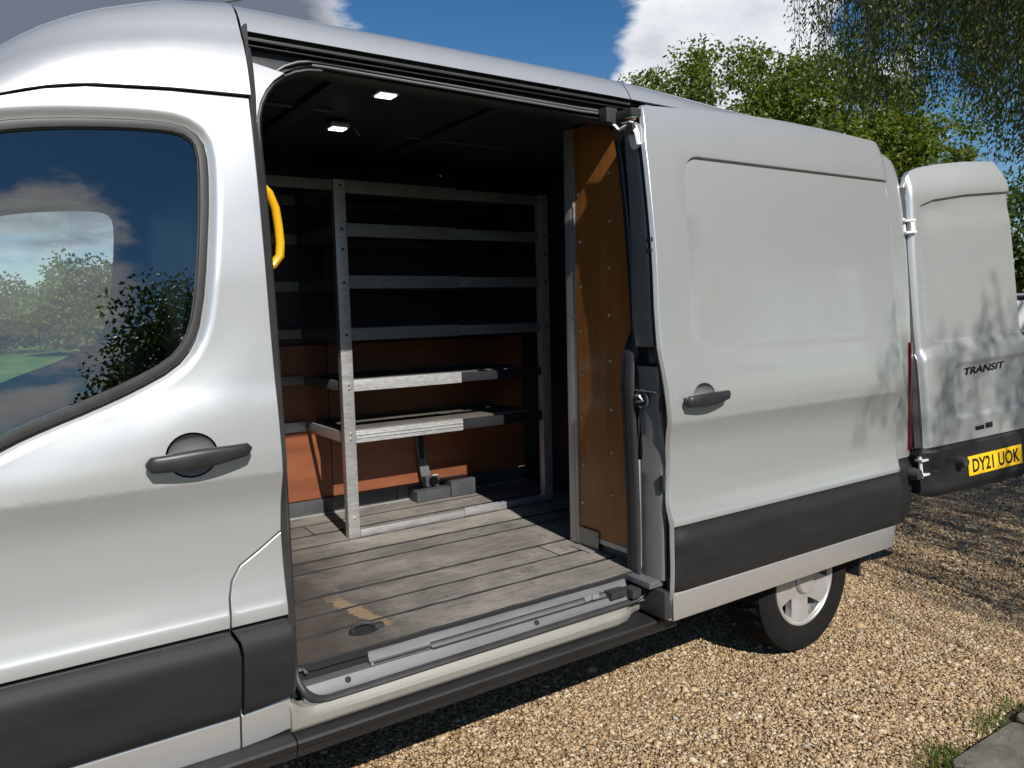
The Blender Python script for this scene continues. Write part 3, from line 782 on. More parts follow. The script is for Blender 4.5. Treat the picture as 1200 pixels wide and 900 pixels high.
def pull_handle(parent, x0, x1, z0, z1, y0, label=None):
    L = x1-x0; path = []; N = 22
    for i in range(N+1):
        u = i/N; path.append((x0+L*u, y0-.016-.016*math.sin(math.pi*min(1, max(0, u)))**.7, z0+(z1-z0)*u))
    V = []; F = []; k = 14
    for i, p in enumerate(path):
        u = i/N; e = min(1, math.sqrt(max(0.0, 1-(1-min(1, u/.05))**2)) if u < .05 else 1, math.sqrt(max(0.0, 1-(1-(1-u)/.07)**2)) if u > .93 else 1); e = max(e, .25)
        hz = (.0215-.004*u+.006*math.sin(math.pi*u)**2)*e; hy = .0135*e
        for s in range(k):
            a = 2*math.pi*s/k; ca, sa = math.cos(a), math.sin(a)
            V.append((p[0], p[1]+hy*math.copysign(abs(ca)**.7, ca), p[2]-.003*math.sin(math.pi*u)+hz*math.copysign(abs(sa)**.75, sa)))
    for i in range(N):
        for s in range(k): F.append((i*k+s, i*k+(s+1) % k, (i+1)*k+(s+1) % k, (i+1)*k+s))
    F.append(tuple(range(k))[::-1]); F.append(tuple(N*k+s for s in range(k)))
    bm = bmesh.new(); me = bpy.data.meshes.new('t'); me.from_pydata(V, [], F); bm.from_mesh(me)
    for xx in (x0+.03, x1-.03):                          # feet that join the bar to the skin
        add_box(bm, (xx-.018, y0-.018, z0+(z1-z0)*(xx-x0)/L-.012), (xx+.018, y0+.012, z0+(z1-z0)*(xx-x0)/L+.012), .004)
    bpy.data.meshes.remove(me)
    return bm_obj('door_handle', bm, 'handle', parent, True, 50)

def bar(name, sec, xs, m, parent, dy=0.0, shift=None):
    """(y, z) section carried along x; xs: (x, y shift, z shift)"""
    V = []; F = []; n = len(sec)
    for x, sy, sz in xs: V += [(x+(shift(x, z) if shift else 0), y+dy+sy, z+sz) for y, z in sec]
    for i in range(len(xs)-1):
        for k in range(n): F.append((i*n+k, i*n+(k+1) % n, (i+1)*n+(k+1) % n, (i+1)*n+k))
    F.append(tuple(range(n))[::-1]); F.append(tuple((len(xs)-1)*n+k for k in range(n)))
    bm = bmesh.new(); me = bpy.data.meshes.new('t'); me.from_pydata(V, [], F); bm.from_mesh(me); bpy.data.meshes.remove(me)
    return bm_obj(name, bm, m, parent, True, 38)
STRIP = [(.07, .5455), (.036, .5455), (.0315, .544), (.029, .540), (.0295, .535), (.0405, .450), (.0435, .4425), (.052, .440), (.07, .441)]
def build_front():
    CUP = ellipse(-2.699, 1.296, .061, .055)
    out = [(-3.74, .803)]+SHUT+[(DOORX, 1.2)]+TOPSHUT+[(-3.82, 1.25), (-3.74, 1.1)]
    ex = [[(x, z) for x in (-2.473, -2.480, -2.490, -2.505) for z in np.arange(1.07, 2.25, .022)]]+rings(SEAL_OUT, (.006, .012, .018, .024, .031, .04, .055, .075, .10, .13), .02)+rings(CUP, (.006, .014, .026, .042), .012)
    d = panel('front_door', out, front_y, 'paint', VAN, [SEAL_OUT, CUP], dx=.04, extra=ex, angle=40, gap=.0045, kinks=(.838, 1.222), rows=[z for z in ROWS if z > .843])
    # seal round the glass: a rubber frame with a bright inner lip
    def fr(i, p, t):
        o = Vector((t.z, 0, -t.x)).normalized(); return o, Vector((0, 1, 0))
    path = [(x, float(Bz(z))+.014, z) for x, z in resample(offset(GLASS, .011), .02)]
    sweep('window_seal', path, [(-.012, -.002), (-.009, -.006), (.006, -.008), (.0105, -.006), (.012, .0), (.012, .02), (-.012, .02)], 'rubber', d, True, fr)
    path = [(x, float(Bz(z))+.0165, z) for x, z in resample(offset(GLASS, .0015), .02)]
    sweep('seal_lip', path, [(-.0028, -.003), (.0028, -.003), (.0028, .01), (-.0028, .01)], 'galv', d, True, fr)
    g = panel('window_glass', [tuple(p) for p in offset(GLASS, .004)], lambda x, z: .0355+.1034*(z-1.40), 'glass', d, gap=0, dx=.08, depth=.004, rows=[1.2, 1.3, 1.4, 1.5, 1.6, 1.7, 1.8, 1.9, 2.0, 2.1], flange=False)
    cup_bowl('handle_recess', -2.699, 1.296, .0605, .0545, front_y, 'cup', d)
    hd = pull_handle(d, -2.816, -2.554, 1.287, 1.302, -.006)
    bm = bmesh.new(); bmesh.ops.create_cone(bm, cap_ends=True, segments=12, radius1=.0055, radius2=.0048, depth=.004, matrix=Matrix.Translation((-2.692, -.0520, 1.292)) @ Matrix.Rotation(math.pi/2, 4, 'X')); bm_obj('lock_barrel', bm, 'dark', d)
    # the rubbing strip and the painted strip under it
    ty = lambda x, z: Bz(z)-.012+.016*sstep((z-.735)/.065)+.010*sstep((.575-z)/.03)
    panel('door_trim', [(-3.31, .60), (-3.27, .548), (-2.615, .548), (-2.607, .724), (-2.612, .76), (-2.633, .797), (-3.38, .797)], ty, 'black', d, dx=.06, rows=ROWS+[.56, .57, .58, .59, .72, .735, .76, .785])
    ly = lambda x, z: .0435-.12*(z-.44)
    bar('lower_strip', STRIP, [(-3.27, 0, 0), (-2.95, 0, 0), (-2.616, 0, 0)], 'paint', d)
    # fixed corner of the body behind the door
    q = panel('quarter_panel', SHUT+[(-2.466, .803)], lambda x, z: front_y(x, z), 'paint', VAN, dx=.03, gap=.0045, kinks=(.838,), rows=[z for z in ROWS if z > .843])
    panel('quarter_trim', [(-2.609, .548), (-2.468, .566), (-2.457, .70), (-2.461, .771), (-2.474, .797), (-2.626, .797), (-2.606, .76), (-2.601, .724)], ty, 'black', q, dx=.04, rows=ROWS+[.56, .57, .58, .59, .72, .735, .76, .785])
    bar('quarter_strip', STRIP, [(-2.610, 0, 0), (-2.54, 0, .004), (-2.472, 0, .012)], 'paint', q)
    # dark structure behind the shut lines
    o = panel('inner_side', [(-3.7, .42), (-2.45, .42), (-2.45, 2.3), (-2.9, 2.26), (-3.2, 2.1), (-3.7, 1.5)], lambda x, z: Bz(z)+.034, 'dark', VAN, [BEVEL], gap=0, dx=.2, flange=False)
    # wing, wheel arch and nose, in front of the door
    arch = [(-3.75+.43*math.cos(a), .36+.43*math.sin(a)) for a in np.linspace(math.pi*.93, math.pi*.08, 14)]
    def nose(x, z): return Bz(np.minimum(z, 2.2))+.42*np.clip((-3.95-x)/.85, 0, 1)**2.4
    panel('front_wing', [(-4.80, .46)]+[(-4.19, .46)]+arch+[(-3.3, .545), (-3.38, .80), (-3.745, .80), (-3.745, 1.1), (-3.825, 1.25), (-3.83, 1.37), (-4.15, 1.33), (-4.55, 1.15), (-4.77, .95)], nose, 'paint', VAN, dx=.08)
    panel('front_wing', [(-4.80, .46)]+[(-4.19, .46)]+arch+[(-3.3, .545), (-3.38, .80), (-3.745, .80), (-3.745, 1.1), (-3.825, 1.25), (-3.83, 1.37), (-4.15, 1.33), (-4.55, 1.15), (-4.77, .95)], nose, 'paint', VAN, dx=.08,
          tf=lambda x, y, z: (x, 2-y, z), flip=True)
    V = []; F = []; X = [-3.83, -4.15, -4.45, -4.68, -4.80, -4.86]; Zh = [1.385, 1.34, 1.215, 1.06, .88, .70]; n = 12
    for x, z in zip(X, Zh):
        y0 = float(nose(np.array([x]), np.array([max(z, .8)]))[0])
        for k in range(n+1):
            u = k/n; V.append((x-.10*math.sin(math.pi*u)*(x < -4.4), y0+(2-2*y0)*u, z+.05*math.sin(math.pi*u)))
    for i in range(len(X)-1):
        for k in range(n): F.append((i*(n+1)+k, (i+1)*(n+1)+k, (i+1)*(n+1)+k+1, i*(n+1)+k+1))
    mesh_obj('bonnet', V, F, 'paint', VAN)
    box('front_bumper', (-4.98, .30, .36), (-4.72, 1.70, .72), 'black', VAN, .05)
    for y in (.32, 1.48): box('headlight', (-4.86, y, .82), (-4.66, y+.2, 1.02), 'white_steel', VAN, .03)
    # windscreen
    V = []; F = []
    for u in np.linspace(0, 1, 8):
        for v in np.linspace(0, 1, 11):
            x = -3.96+.80*u; z = 1.37+.90*u; y0 = .075+.13*u
            V.append((x-.16*math.sin(math.pi*v), y0+(2-2*y0)*v, z))
    for i in range(7):
        for k in range(10): F.append((i*11+k, i*11+k+1, (i+1)*11+k+1, (i+1)*11+k))
    mesh_obj('windscreen', V, F, 'glass_dark', VAN)
build_front()

# ---- roof
def rise(x): return .046*(1-sstep((x+1.15)/1.2))-.13*np.clip((x-.52)/.36, 0, 1.2)**2
def zb(x): return float(np.interp(x, [-4, -3.62, -3.4, -3.2, -3.053, -2.965, -2.873, -2.674, -2.469], [1.42, 1.72, 1.99, 2.13, 2.192, 2.221, 2.240, 2.256, 2.263]))
def build_roof():
    def half(zlist): return [(float(Bz(z)), z) for z in zlist]
    prof = half([2.458, 2.468, 2.48, 2.495, 2.51, 2.525, 2.54, 2.55, 2.56])+[(.62, 2.566), (.8, 2.573), (1.0, 2.576)]
    prof = prof+[(2-y, z) for y, z in prof[-2::-1]]
    def part(x0, x1):
        xs = np.linspace(x0, x1, max(3, int((x1-x0)/.08))); V = []; F = []; n = len(prof)+4
        for x in xs:
            r = float(rise(x)); f = [(prof[0][0]+.05, 2.462), (prof[0][0]+.012, 2.4585)]+prof+[(2-prof[0][0]-.012, 2.4585), (2-prof[0][0]-.05, 2.462)]
            for y, z in f:
                rib = .006*(sstep((math.cos((y-1.0)*math.pi/.19)-.1)/.3) if .42 < y < 1.58 else 0)
                V.append((x, y, z+r*float(sstep((z-2.44)/.07))+rib-(min(0, r)*-1*float(1-sstep((z-2.44)/.07)) if r < 0 else 0)))
        for i in range(len(xs)-1):
            for k in range(n-1): F.append((i*n+k, (i+1)*n+k, (i+1)*n+k+1, i*n+k+1))
        return mesh_obj('roof_panel', V, F, 'paint', VAN, True, 40)
    part(-2.458, -.972); part(-.967, .86)
    # cap over the cab
    zl = [2.262, 2.28, 2.31, 2.34, 2.37, 2.40, 2.42, 2.44, 2.46, 2.48, 2.495, 2.51, 2.525, 2.54, 2.55, 2.56]
    pf = half(zl)+[(.62, 2.566), (.8, 2.573), (1.0, 2.576)]; pf = pf+[(2-y, z) for y, z in pf[-2::-1]]
    xs = [-3.62, -3.5, -3.4, -3.3, -3.2, -3.12, -3.06, -3.0, -2.95, -2.9, -2.85, -2.8, -2.75, -2.7, -2.65, -2.6, -2.55, -2.5, -2.466]
    V = []; F = []; n = len(pf)+2
    for x in xs:
        s = float(np.interp(x, [-3.62, -3.4, -3.25, -3.12, -3.053, -2.98, -2.81, -2.63, -2.466], [.12, .20, .30, .42, .50, .605, .80, .945, 1.0]))
        b = zb(x)+.004; r = float(rise(-2.4))*s; m = []
        sh = .10*np.clip((-3.0-x)/.6, 0, 1)**1.5
        for y, z in pf:
            yy = y if y <= 1 else 2-y
            dent = -.0035*math.exp(-((z-2.447)/.006)**2)*float(sstep((x+2.95)/.25))
            yy2 = yy+sh*(1-yy)-dent
            m.append((x, yy2 if y <= 1 else 2-yy2, b+(z-2.262)*s+r*float(sstep((z-2.44)/.07))))
        m = [(x, m[0][1]+.03, m[0][2]+.002)]+m+[(x, m[-1][1]-.03, m[-1][2]+.002)]
        V += m
    for i in range(len(xs)-1):
        for k in range(n-1): F.append((i*n+k, (i+1)*n+k, (i+1)*n+k+1, i*n+k+1))
    # fold the rear edge down into the joint with the roof
    i0 = len(V); last = V[-n:]; V += [(x+.001, y+(1-y)*.012, z-.012) for x, y, z in last]
    for k in range(n-1): F.append((i0-n+k, i0+k, i0+k+1, i0-n+k+1))
    mesh_obj('cab_roof_cap', V, F, 'paint', VAN, True, 45)
    # dark underlay below the joints
    V = []; F = []
    for x in (-3.05, -2.7, -2.3, -1.2, -.3, .6):
        for y in np.linspace(.26, 1.74, 9): V.append((x, y, 2.462-(.16 if x < -3 else .05 if x > .5 else 0)))
    for i in range(5):
        for k in range(8): F.append((i*9+k, (i+1)*9+k, (i+1)*9+k+1, i*9+k+1))
    mesh_obj('roof_lining', V, F, 'dark', VAN)
    # aerial on the front edge of the roof
    a = bmesh.new(); b0 = Vector((-2.555, .62, 2.625))
    bmesh.ops.create_uvsphere(a, u_segments=12, v_segments=6, radius=.022, matrix=Matrix.Translation(b0) @ Matrix.Diagonal((1.6, 1, .8, 1)))
    add_tube(a, [b0, b0+Vector((.10, 0, .045)), b0+Vector((.17, 0, .072))], [.013, .010, .007], 8); add_tube(a, [b0+Vector((.16, 0, .068)), b0+Vector((.62, 0, .25))], .0035, 6)
    bm_obj('aerial', a, 'rubber', VAN)
build_roof()

# ---- the loading opening: outline of its inner edge (x, z)
OPEN = rp([(-2.434, .510, .085), (-1.052, .520, .07), (-1.056, .85, .2), (-1.074, 1.36, .2), (-1.060, 1.475, .05), (-1.012, 1.555, .06), (-.975, 1.85, .5), (-.94, 2.372, .08), (-2.434, 2.392, .21)], 8)
def opening_y(z): return float(Bs(min(z, 2.37)))+.072-.050*float(sstep((.63-z)/.10))
def build_opening():
    fy = lambda x, z: np.maximum(Bz(np.minimum(z, 2.385)), .02)+.052
    big = [tuple(p) for p in offset(OPEN, .012)]
    panel('door_frame', [(-2.49, .515), (-.80, .515), (-.80, 2.418), (-2.49, 2.418)], lambda x, z: fy(x, z)+.004, 'chan', VAN, [big], gap=0, dx=.06, depth=.05)
    crn = [p for p in offset(OPEN, .010) if p[0] < -2.15 and 1.75 < p[1] < 2.381]; crn = sorted([tuple(p) for p in crn], key=lambda p: math.atan2(p[1]-1.9, p[0]+2.15))
    panel('pillar_corner', crn+[(-2.447, 1.9), (-2.447, 2.384)] if crn[-1][1] < crn[0][1] else crn[::-1]+[(-2.447, 1.9), (-2.447, 2.384)], fy, 'paint', VAN, gap=0, dx=.03, depth=.03)
    panel('pillar_seal', [(-2.466, .55), (-2.450, .58), (-2.448, 2.12), (-2.454, 2.2), (-2.466, 2.21)], lambda x, z: Bz(z)+.012+.6*np.clip(x+2.462, 0, 1), 'rubber', VAN, gap=0, dx=.008, depth=.04)
    panel('roof_joint_seal', [(-2.464, 2.205), (-2.452, 2.205), (-2.447, 2.27), (-2.441, 2.425), (-2.456, 2.425), (-2.464, 2.27)], lambda x, z: Bz(z)+.020, 'dark', VAN, gap=0, dx=.01, depth=.04)
    def fr(i, p, t): return Vector((t.z, 0, -t.x)).normalized(), Vector((0, 1, 0))
    path = [(x, opening_y(z)+.004, z) for x, z in resample(offset(OPEN, .004), .025)]
    sweep('door_seal', path, [(-.011, .0), (-.009, -.014), (-.002, -.020), (.005, -.018), (.010, -.009), (.011, .004), (.010, .022), (-.011, .022)], 'rubber', VAN, True, fr, 50)
    # inner lip of the opening, painted
    V = []; F = []; L = resample(offset(OPEN, -.006), .04); n = len(L)
    for dy in (.0, .012, .03):
        V += [(x, opening_y(z)+.02+dy, z) for x, z in L]
    for r in range(2):
        for i in range(n): F.append((r*n+i, r*n+(i+1) % n, (r+1)*n+(i+1) % n, (r+1)*n+i))
    mesh_obj('opening_lip', V, F, 'chan', VAN)
    # channel above the opening with the door's top track
    bm = bmesh.new()
    add_box(bm, (-2.455, .30, 2.415), (-.90, .315, 2.47)); add_box(bm, (-2.455, .18, 2.4215), (-.90, .31, 2.4245)); add_box(bm, (-2.463, .15, 2.26), (-2.455, .31, 2.47)); add_box(bm, (-2.45, .23, 2.456), (-.90, .31, 2.462))
    bm_obj('track_channel', bm, 'chan', VAN, False)
    box('channel_cover', (-2.44, .262, 2.428), (-.99, .30, 2.452), 'chan', VAN, .006)
    box('roof_gutter_seal', (-2.455, .206, 2.446), (-.96, .230, 2.458), 'rubber', VAN, .004)
    t = bmesh.new()
    pts = [(x, .196 if x < -1.2 else .190, 2.412-.012*max(0, (x+2.2)/1.1)-(.21-math.sqrt(max(0, .0441-(x+2.236)**2)) if x < -2.236 else 0)) for x in [-2.443, -2.438, -2.425, -2.405, -2.38, -2.34, -2.30, -2.26]+list(np.linspace(-2.22, -1.115, 20))]
    add_tube(t, pts, .0038, 8); add_tube(t, [(x, y-.012, z-.0150) for x, y, z in pts[7:]], [.0042]*len(pts[7:]), 8)
    k = bm_obj('top_track', t, 'galv', VAN)
    bm = bmesh.new(); add_box(bm, (-2.22, .188, 2.3935), (-1.115, .205, 2.400), .002); bm_obj('track_slot', bm, 'rubber', k)
    # sill
    def extr(name, sec, x0, x1, m, parent=VAN, ang=30):
        V = [(x0, y, z) for y, z in sec]+[(x1, y, z) for y, z in sec]; n = len(sec)
        F = [(i, (i+1) % n, n+(i+1) % n, n+i) for i in range(n)]+[tuple(range(n))[::-1], tuple(range(n, 2*n))]
        bm = bmesh.new(); me = bpy.data.meshes.new('t'); me.from_pydata(V, [], F); bm.from_mesh(me); bpy.data.meshes.remove(me)
        return bm_obj(name, bm, m, parent, True, ang)
    p = extr('sill_plate', [(.090, .5515), (.071, .5505), (.0685, .547), (.052, .526), (.049, .512), (.110, .512), (.110, .5515)], -2.425, -1.115, 'galv')
    V = []
    extr('plate_lip', [(.1145, .588), (.100, .589), (.095, .574), (.088, .562), (.079, .560), (.0765, .5535), (.0735, .5525), (.1145, .5525)], -2.20, -1.115, 'galv', p)
    for x in (-2.284, -1.572): # drain holes
        b = bmesh.new(); bmesh.ops.create_cone(b, cap_ends=True, segments=14, radius1=.0095, radius2=.0095, depth=.004, matrix=Matrix.Translation((x, .0600, .5395)) @ Matrix.Rotation(math.radians(52), 4, 'X'))
        bm_obj('drain_hole', b, 'dark', p)
    for (a, b_) in ((-2.19, -2.00), (-1.985, -1.13)):
        yy, zz = (.0775, .5575) if a < -2.1 else (.0705, .5505)
        bm = bmesh.new(); add_tube(bm, [(a, yy, zz), (b_, yy, zz)], .0030, 6); bm_obj('plate_groove', bm, 'dark', p)
    bm = bmesh.new(); add_tube(bm, [(-1.985, .0705, .5505), (-1.99, .0775, .5580), (-2.0, .0775, .5580)], .003, 6); add_tube(bm, [(-1.985, .090, .5640), (-1.14, .090, .5640)], .0028, 6); bm_obj('plate_groove', bm, 'dark', p)
    # bottom roller and its bits at the rear end of the track
    bm = bmesh.new(); add_box(bm, (-1.34, .070, .556), (-1.27, .092, .574), .004); add_box(bm, (-1.31, .060, .560), (-1.28, .074, .578), .003); bm_obj('track_stop', bm, 'alu', p)
    bm = bmesh.new(); add_box(bm, (-1.23, .045, .545), (-1.15, .09, .572), .006); add_box(bm, (-1.145, .02, .535), (-1.10, .08, .57), .006); bm_obj('track_end', bm, 'rubber', p)
    # painted sill with its raised front corner
    V = []; F = []; sec = [(.07, .508), (.040, .505), (.034, .5035), (.024, .490), (.019, .486), (.0165, .480), (.019, .458), (.026, .448), (.07, .446)]; n = len(sec)
    xs = [-2.474, -2.468, -2.455, -2.44, -2.40, -2.2, -2.0, -1.8, -1.6, -1.4, -1.22, -1.16, -1.11, -1.075, -1.045]
    for x in xs:
        e = .032*(1-sstep((x+2.474)/.05)); e2 = .055*float(sstep((x+1.20)/.14))
        for y, z in sec: V.append((x, y+e2*(1.2 if z < .495 else .3), z+e*(1 if z > .485 else 0)))
    for i in range(len(xs)-1):
        for k in range(n): F.append((i*n+k, i*n+(k+1) % n, (i+1)*n+(k+1) % n, (i+1)*n+k))
    F.append(tuple(range(n))[::-1]); F.append(tuple((len(xs)-1)*n+k for k in range(n)))
    bm = bmesh.new(); me = bpy.data.meshes.new('t'); me.from_pydata(V, [], F); bm.from_mesh(me); bm_obj('sill', bm, 'sill_paint', VAN, True, 28)
    # black step moulding below
    for a, b_ in ((-3.28, -2.472), (-2.468, -.93)):
        extr('step_moulding', [(.05, .4425), (.010, .441), (-.006, .436), (-.010, .428), (-.006, .408), (-.002, .403), (.000, .385), (.012, .377), (.06, .374), (.16, .372), (.16, .44)], a, b_, 'black')
    box('underbody', (-4.4, .16, .33), (.85, 1.84, .50), 'dark', VAN, .01)
    box('rear_axle', (-.05, .3, .30), (.05, 1.7, .42), 'dark', VAN, .02)
build_opening()

# ---- load floor and lining
def build_interior():
    fl = box('load_floor', (-2.50, .115, .53), (.86, 1.86, .585), 'dark', VAN, 0)
    r = random.Random(5)
    ys = [.098, .288, .448, .617, .902, 1.040, 1.236, 1.420, 1.600, 1.800]
    for i, (a, b) in enumerate(zip(ys, ys[1:])):
        cuts = [-2.478, .84]
        if i == 2: cuts = [-2.478, -1.165, .84]
        if i == 4: cuts = [-2.478, -.55, .84]
        if i == 7: cuts = [-2.478, -1.9, .84]
        for x0, x1 in zip(cuts, cuts[1:]):
            bm = bmesh.new(); n = max(4, int((x1-x0)/.055)); g = .0055; V = []
            top = .6055+r.uniform(-.0015, .0015)
            L = [x0+(x1-x0)*k/n for k in range(n+1)]
            def jag(x, s): return .0018*math.sin(x*37+i*2.1+s)+.0016*math.sin(x*91+i+s*3)+r.uniform(-.0009, .0009)
            rows_ = []
            for x in L:
                xx = min(max(x, x0+.003), x1-.003); ya = a+g+jag(x, 0); yb = b-g+jag(x, 1)
                if i == 0:                                # worn front edge, broken away at the cab end
                    if x < -2.40: ya = a+.014+.004*math.sin(x*90)
                    elif x > -1.14: ya = a+.012
                rows_.append([bm.verts.new((xx, ya, .578)), bm.verts.new((xx, ya, top-.004)), bm.verts.new((xx, ya+.004, top)), bm.verts.new((xx, yb-.004, top)), bm.verts.new((xx, yb, top-.004)), bm.verts.new((xx, yb, .578))])
            for p, q in zip(rows_, rows_[1:]):
                for k in range(5): bm.faces.new((p[k], q[k], q[k+1], p[k+1]))
            bm.faces.new(rows_[0][::-1]); bm.faces.new(rows_[-1])
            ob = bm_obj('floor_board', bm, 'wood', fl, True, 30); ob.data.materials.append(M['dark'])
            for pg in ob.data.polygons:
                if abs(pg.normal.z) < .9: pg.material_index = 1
    # lashing point let into the floor
    bm = bmesh.new(); bmesh.ops.create_cone(bm, cap_ends=True, segments=20, radius1=.042, radius2=.042, depth=.004, matrix=Matrix.Translation((-2.16, .222, .6075)) @ Matrix.Diagonal((1.25, .8, 1, 1)))
    bm_obj('lashing_cup', bm, 'dark', fl)
    bm = bmesh.new(); add_tube(bm, [(-2.16+.040*math.cos(a), .225+.026*math.sin(a), .613+.008*math.sin(a)) for a in np.linspace(-.4, 3.6, 16)], .006, 8); add_box(bm, (-2.125, .208, .606), (-2.09, .24, .62), .005)
    bm_obj('lashing_ring', bm, 'rubber', fl)
    # bright scrap of steel where the board has broken at the cab end
    bm = bmesh.new(); add_tube(bm, [(-2.445, .108, .590), (-2.42, .100, .594), (-2.405, .108, .588), (-2.40, .095, .580)], [.006, .012, .008, .010], 6, True, (1, .5)); bm_obj('torn_edge', bm, 'galv', fl)
    # offside lining
    ply = lambda n, x0, x1, z0, z1, y, m: box(n, (x0, y, z0), (x1, y+.012, z1), m, VAN, .002)
    for x0, x1 in ((-2.49, -1.664), (-1.660, -.30), (-.297, .84)):
        ply('wall_lining', x0, x1, .69, 1.50, 1.79, 'ply_red')
        ply('upper_lining', x0, min(x1, .55), 1.502, 2.44, 1.80, 'ceil')
    k = ply('kick_strip', -2.49, -1.30, .600, .688, 1.772, 'liner'); ply('kick_strip', -1.296, .84, .600, .688, 1.772, 'liner')
    bm = bmesh.new(); add_box(bm, (-2.49, 1.764, .604), (.84, 1.774, .612)); bm_obj('kick_edge', bm, 'alu', k)
    ply('side_lining', -.93, .70, .60, 2.20, .135, 'ceil')
    box('cab_bulkhead', (-2.515, .16, .58), (-2.495, 1.84, 2.40), 'liner', VAN, 0)
    box('light_blocker', (-.42, .15, .606), (-.40, 1.785, 2.41), 'ceil', VAN, 0)  # added dark wall, keeps light from the rear doorway off the rack
    box('cab_pillar_lining', (-2.494, .165, .60), (-2.44, .25, 2.28), 'liner', VAN, .01)
    c = box('ceiling_lining', (-2.50, .225, 2.425), (.48, 1.78, 2.437), 'ceil', VAN, 0)
    for x in (-2.1, -1.45, -.8, -.1): box('ceiling_rib', (x-.035, .24, 2.405), (x+.035, 1.76, 2.426), 'ceil', c, .008)
    bm = bmesh.new(); add_tube(bm, [(-2.42, .74, 2.42), (-1.98, .74, 2.42)], .008, 6); bm_obj('ceiling_seam', bm, 'liner', c)
    bm = bmesh.new(); add_tube(bm, [(-1.55, 1.0, 2.42), (-1.0, 1.0, 2.42)], .006, 6); bm_obj('ceiling_seam', bm, 'liner', c)
    for x, y in ((-1.94, .36), (-1.91, .88)):
        l = box('interior_lamp', (x-.040, y-.036, 2.392), (x+.040, y+.036, 2.412), 'alu', VAN, .006)
        box('lamp_lens', (x-.030, y-.026, 2.388), (x+.030, y+.026, 2.3935), 'lamp', l, .002)
    bm = bmesh.new(); add_tube(bm, [(-1.80, .97, 2.425), (-1.79, .96, 2.40), (-1.775, .975, 2.40)], .004, 6); bm_obj('ceiling_hook', bm, 'alu', c)
    # yellow grab handle on the pillar by the cab
    path = [(-2.445, .30, 2.065), (-2.405, .30, 2.058), (-2.375, .30, 2.030), (-2.357, .30, 1.985), (-2.350, .30, 1.93), (-2.347, .30, 1.88), (-2.350, .30, 1.84), (-2.372, .30, 1.812), (-2.405, .30, 1.795), (-2.445, .30, 1.79)]
    g = tube('grab_handle', path, [.018, .018, .0175, .017, .0165, .0165, .017, .0175, .018, .018], 'yellow', VAN, 12, (1.0, .82))
    # inner wheel tie: seat belt style bracket on the offside wall
    s = bmesh.new()
    for (x0, z0, x1, z1, y0_, y1_, w) in ((-1.158, .985, -1.142, .80, 1.765, 1.742, .024), (-1.142, .80, -1.112, .612, 1.742, 1.735, .028)):
        v = []
        for (x, z, y) in ((x0, z0, y0_), (x1, z1, y1_)): v += [s.verts.new((x-w, y, z)), s.verts.new((x+w, y, z)), s.verts.new((x+w, y+.02, z)), s.verts.new((x-w, y+.02, z))]
        for k in range(4): s.faces.new((v[k], v[(k+1) % 4], v[4+(k+1) % 4], v[4+k]))
        s.faces.new(v[:4]); s.faces.new(v[4:])
    br = bm_obj('wall_bracket', s, 'galv', VAN, False)
    box('bracket_slot', (-1.163, 1.742, .83), (-1.137, 1.760, .965), 'dark', br, .002)
    box('bracket_plate', (-1.140, 1.722, .655), (-1.060, 1.734, .735), 'white_steel', br, .004)
    box('bracket_base', (-1.23, 1.66, .608), (-1.02, 1.79, .668), 'liner', br, .006)
    bm = bmesh.new(); bmesh.ops.create_cone(bm, cap_ends=True, segments=18, radius1=.030, radius2=.024, depth=.02, matrix=Matrix.Translation((-1.095, 1.714, .697)) @ Matrix.Rotation(math.pi/2, 4, 'X'))
    bm_obj('bracket_eye', bm, 'rubber', br)
    box('wall_box', (-1.02, 1.65, .608), (-.86, 1.79, .70), 'liner', VAN, .006)
    # cab
    box('cab_floor', (-4.1, .12, .52), (-2.52, 1.88, .60), 'dark', VAN, 0)
    box('dashboard', (-3.95, .13, 1.0), (-3.45, 1.87, 1.40), 'seat', VAN, .06)
    for y in (.22, 1.30):
        s = box('cab_seat', (-3.10, y, .85), (-2.62, y+.48, 1.02), 'seat', VAN, .05)
        mt = Matrix.Translation((-2.66, y+.24, 1.0)) @ Matrix.Rotation(math.radians(10), 4, 'Y')
        box('backrest', (-.07, -.23, 0), (.05, .23, .56), 'seat', s, .05, mt); box('headrest', (-.05, -.12, .60), (.05, .12, .78), 'seat', s, .04, mt)
    wp = [(-3.36+.06*math.sin(a)*0+.10*math.sin(a), 1.5+.19*math.cos(a), 1.33+.16*math.sin(a)) for a in np.linspace(0, 2*math.pi, 25)]
    tube('steering_wheel', wp, .014, 'seat', VAN, 8)
    box('cab_headlining', (-3.15, .18, 2.18), (-2.52, 1.82, 2.20), 'dark', VAN, 0)
build_interior()

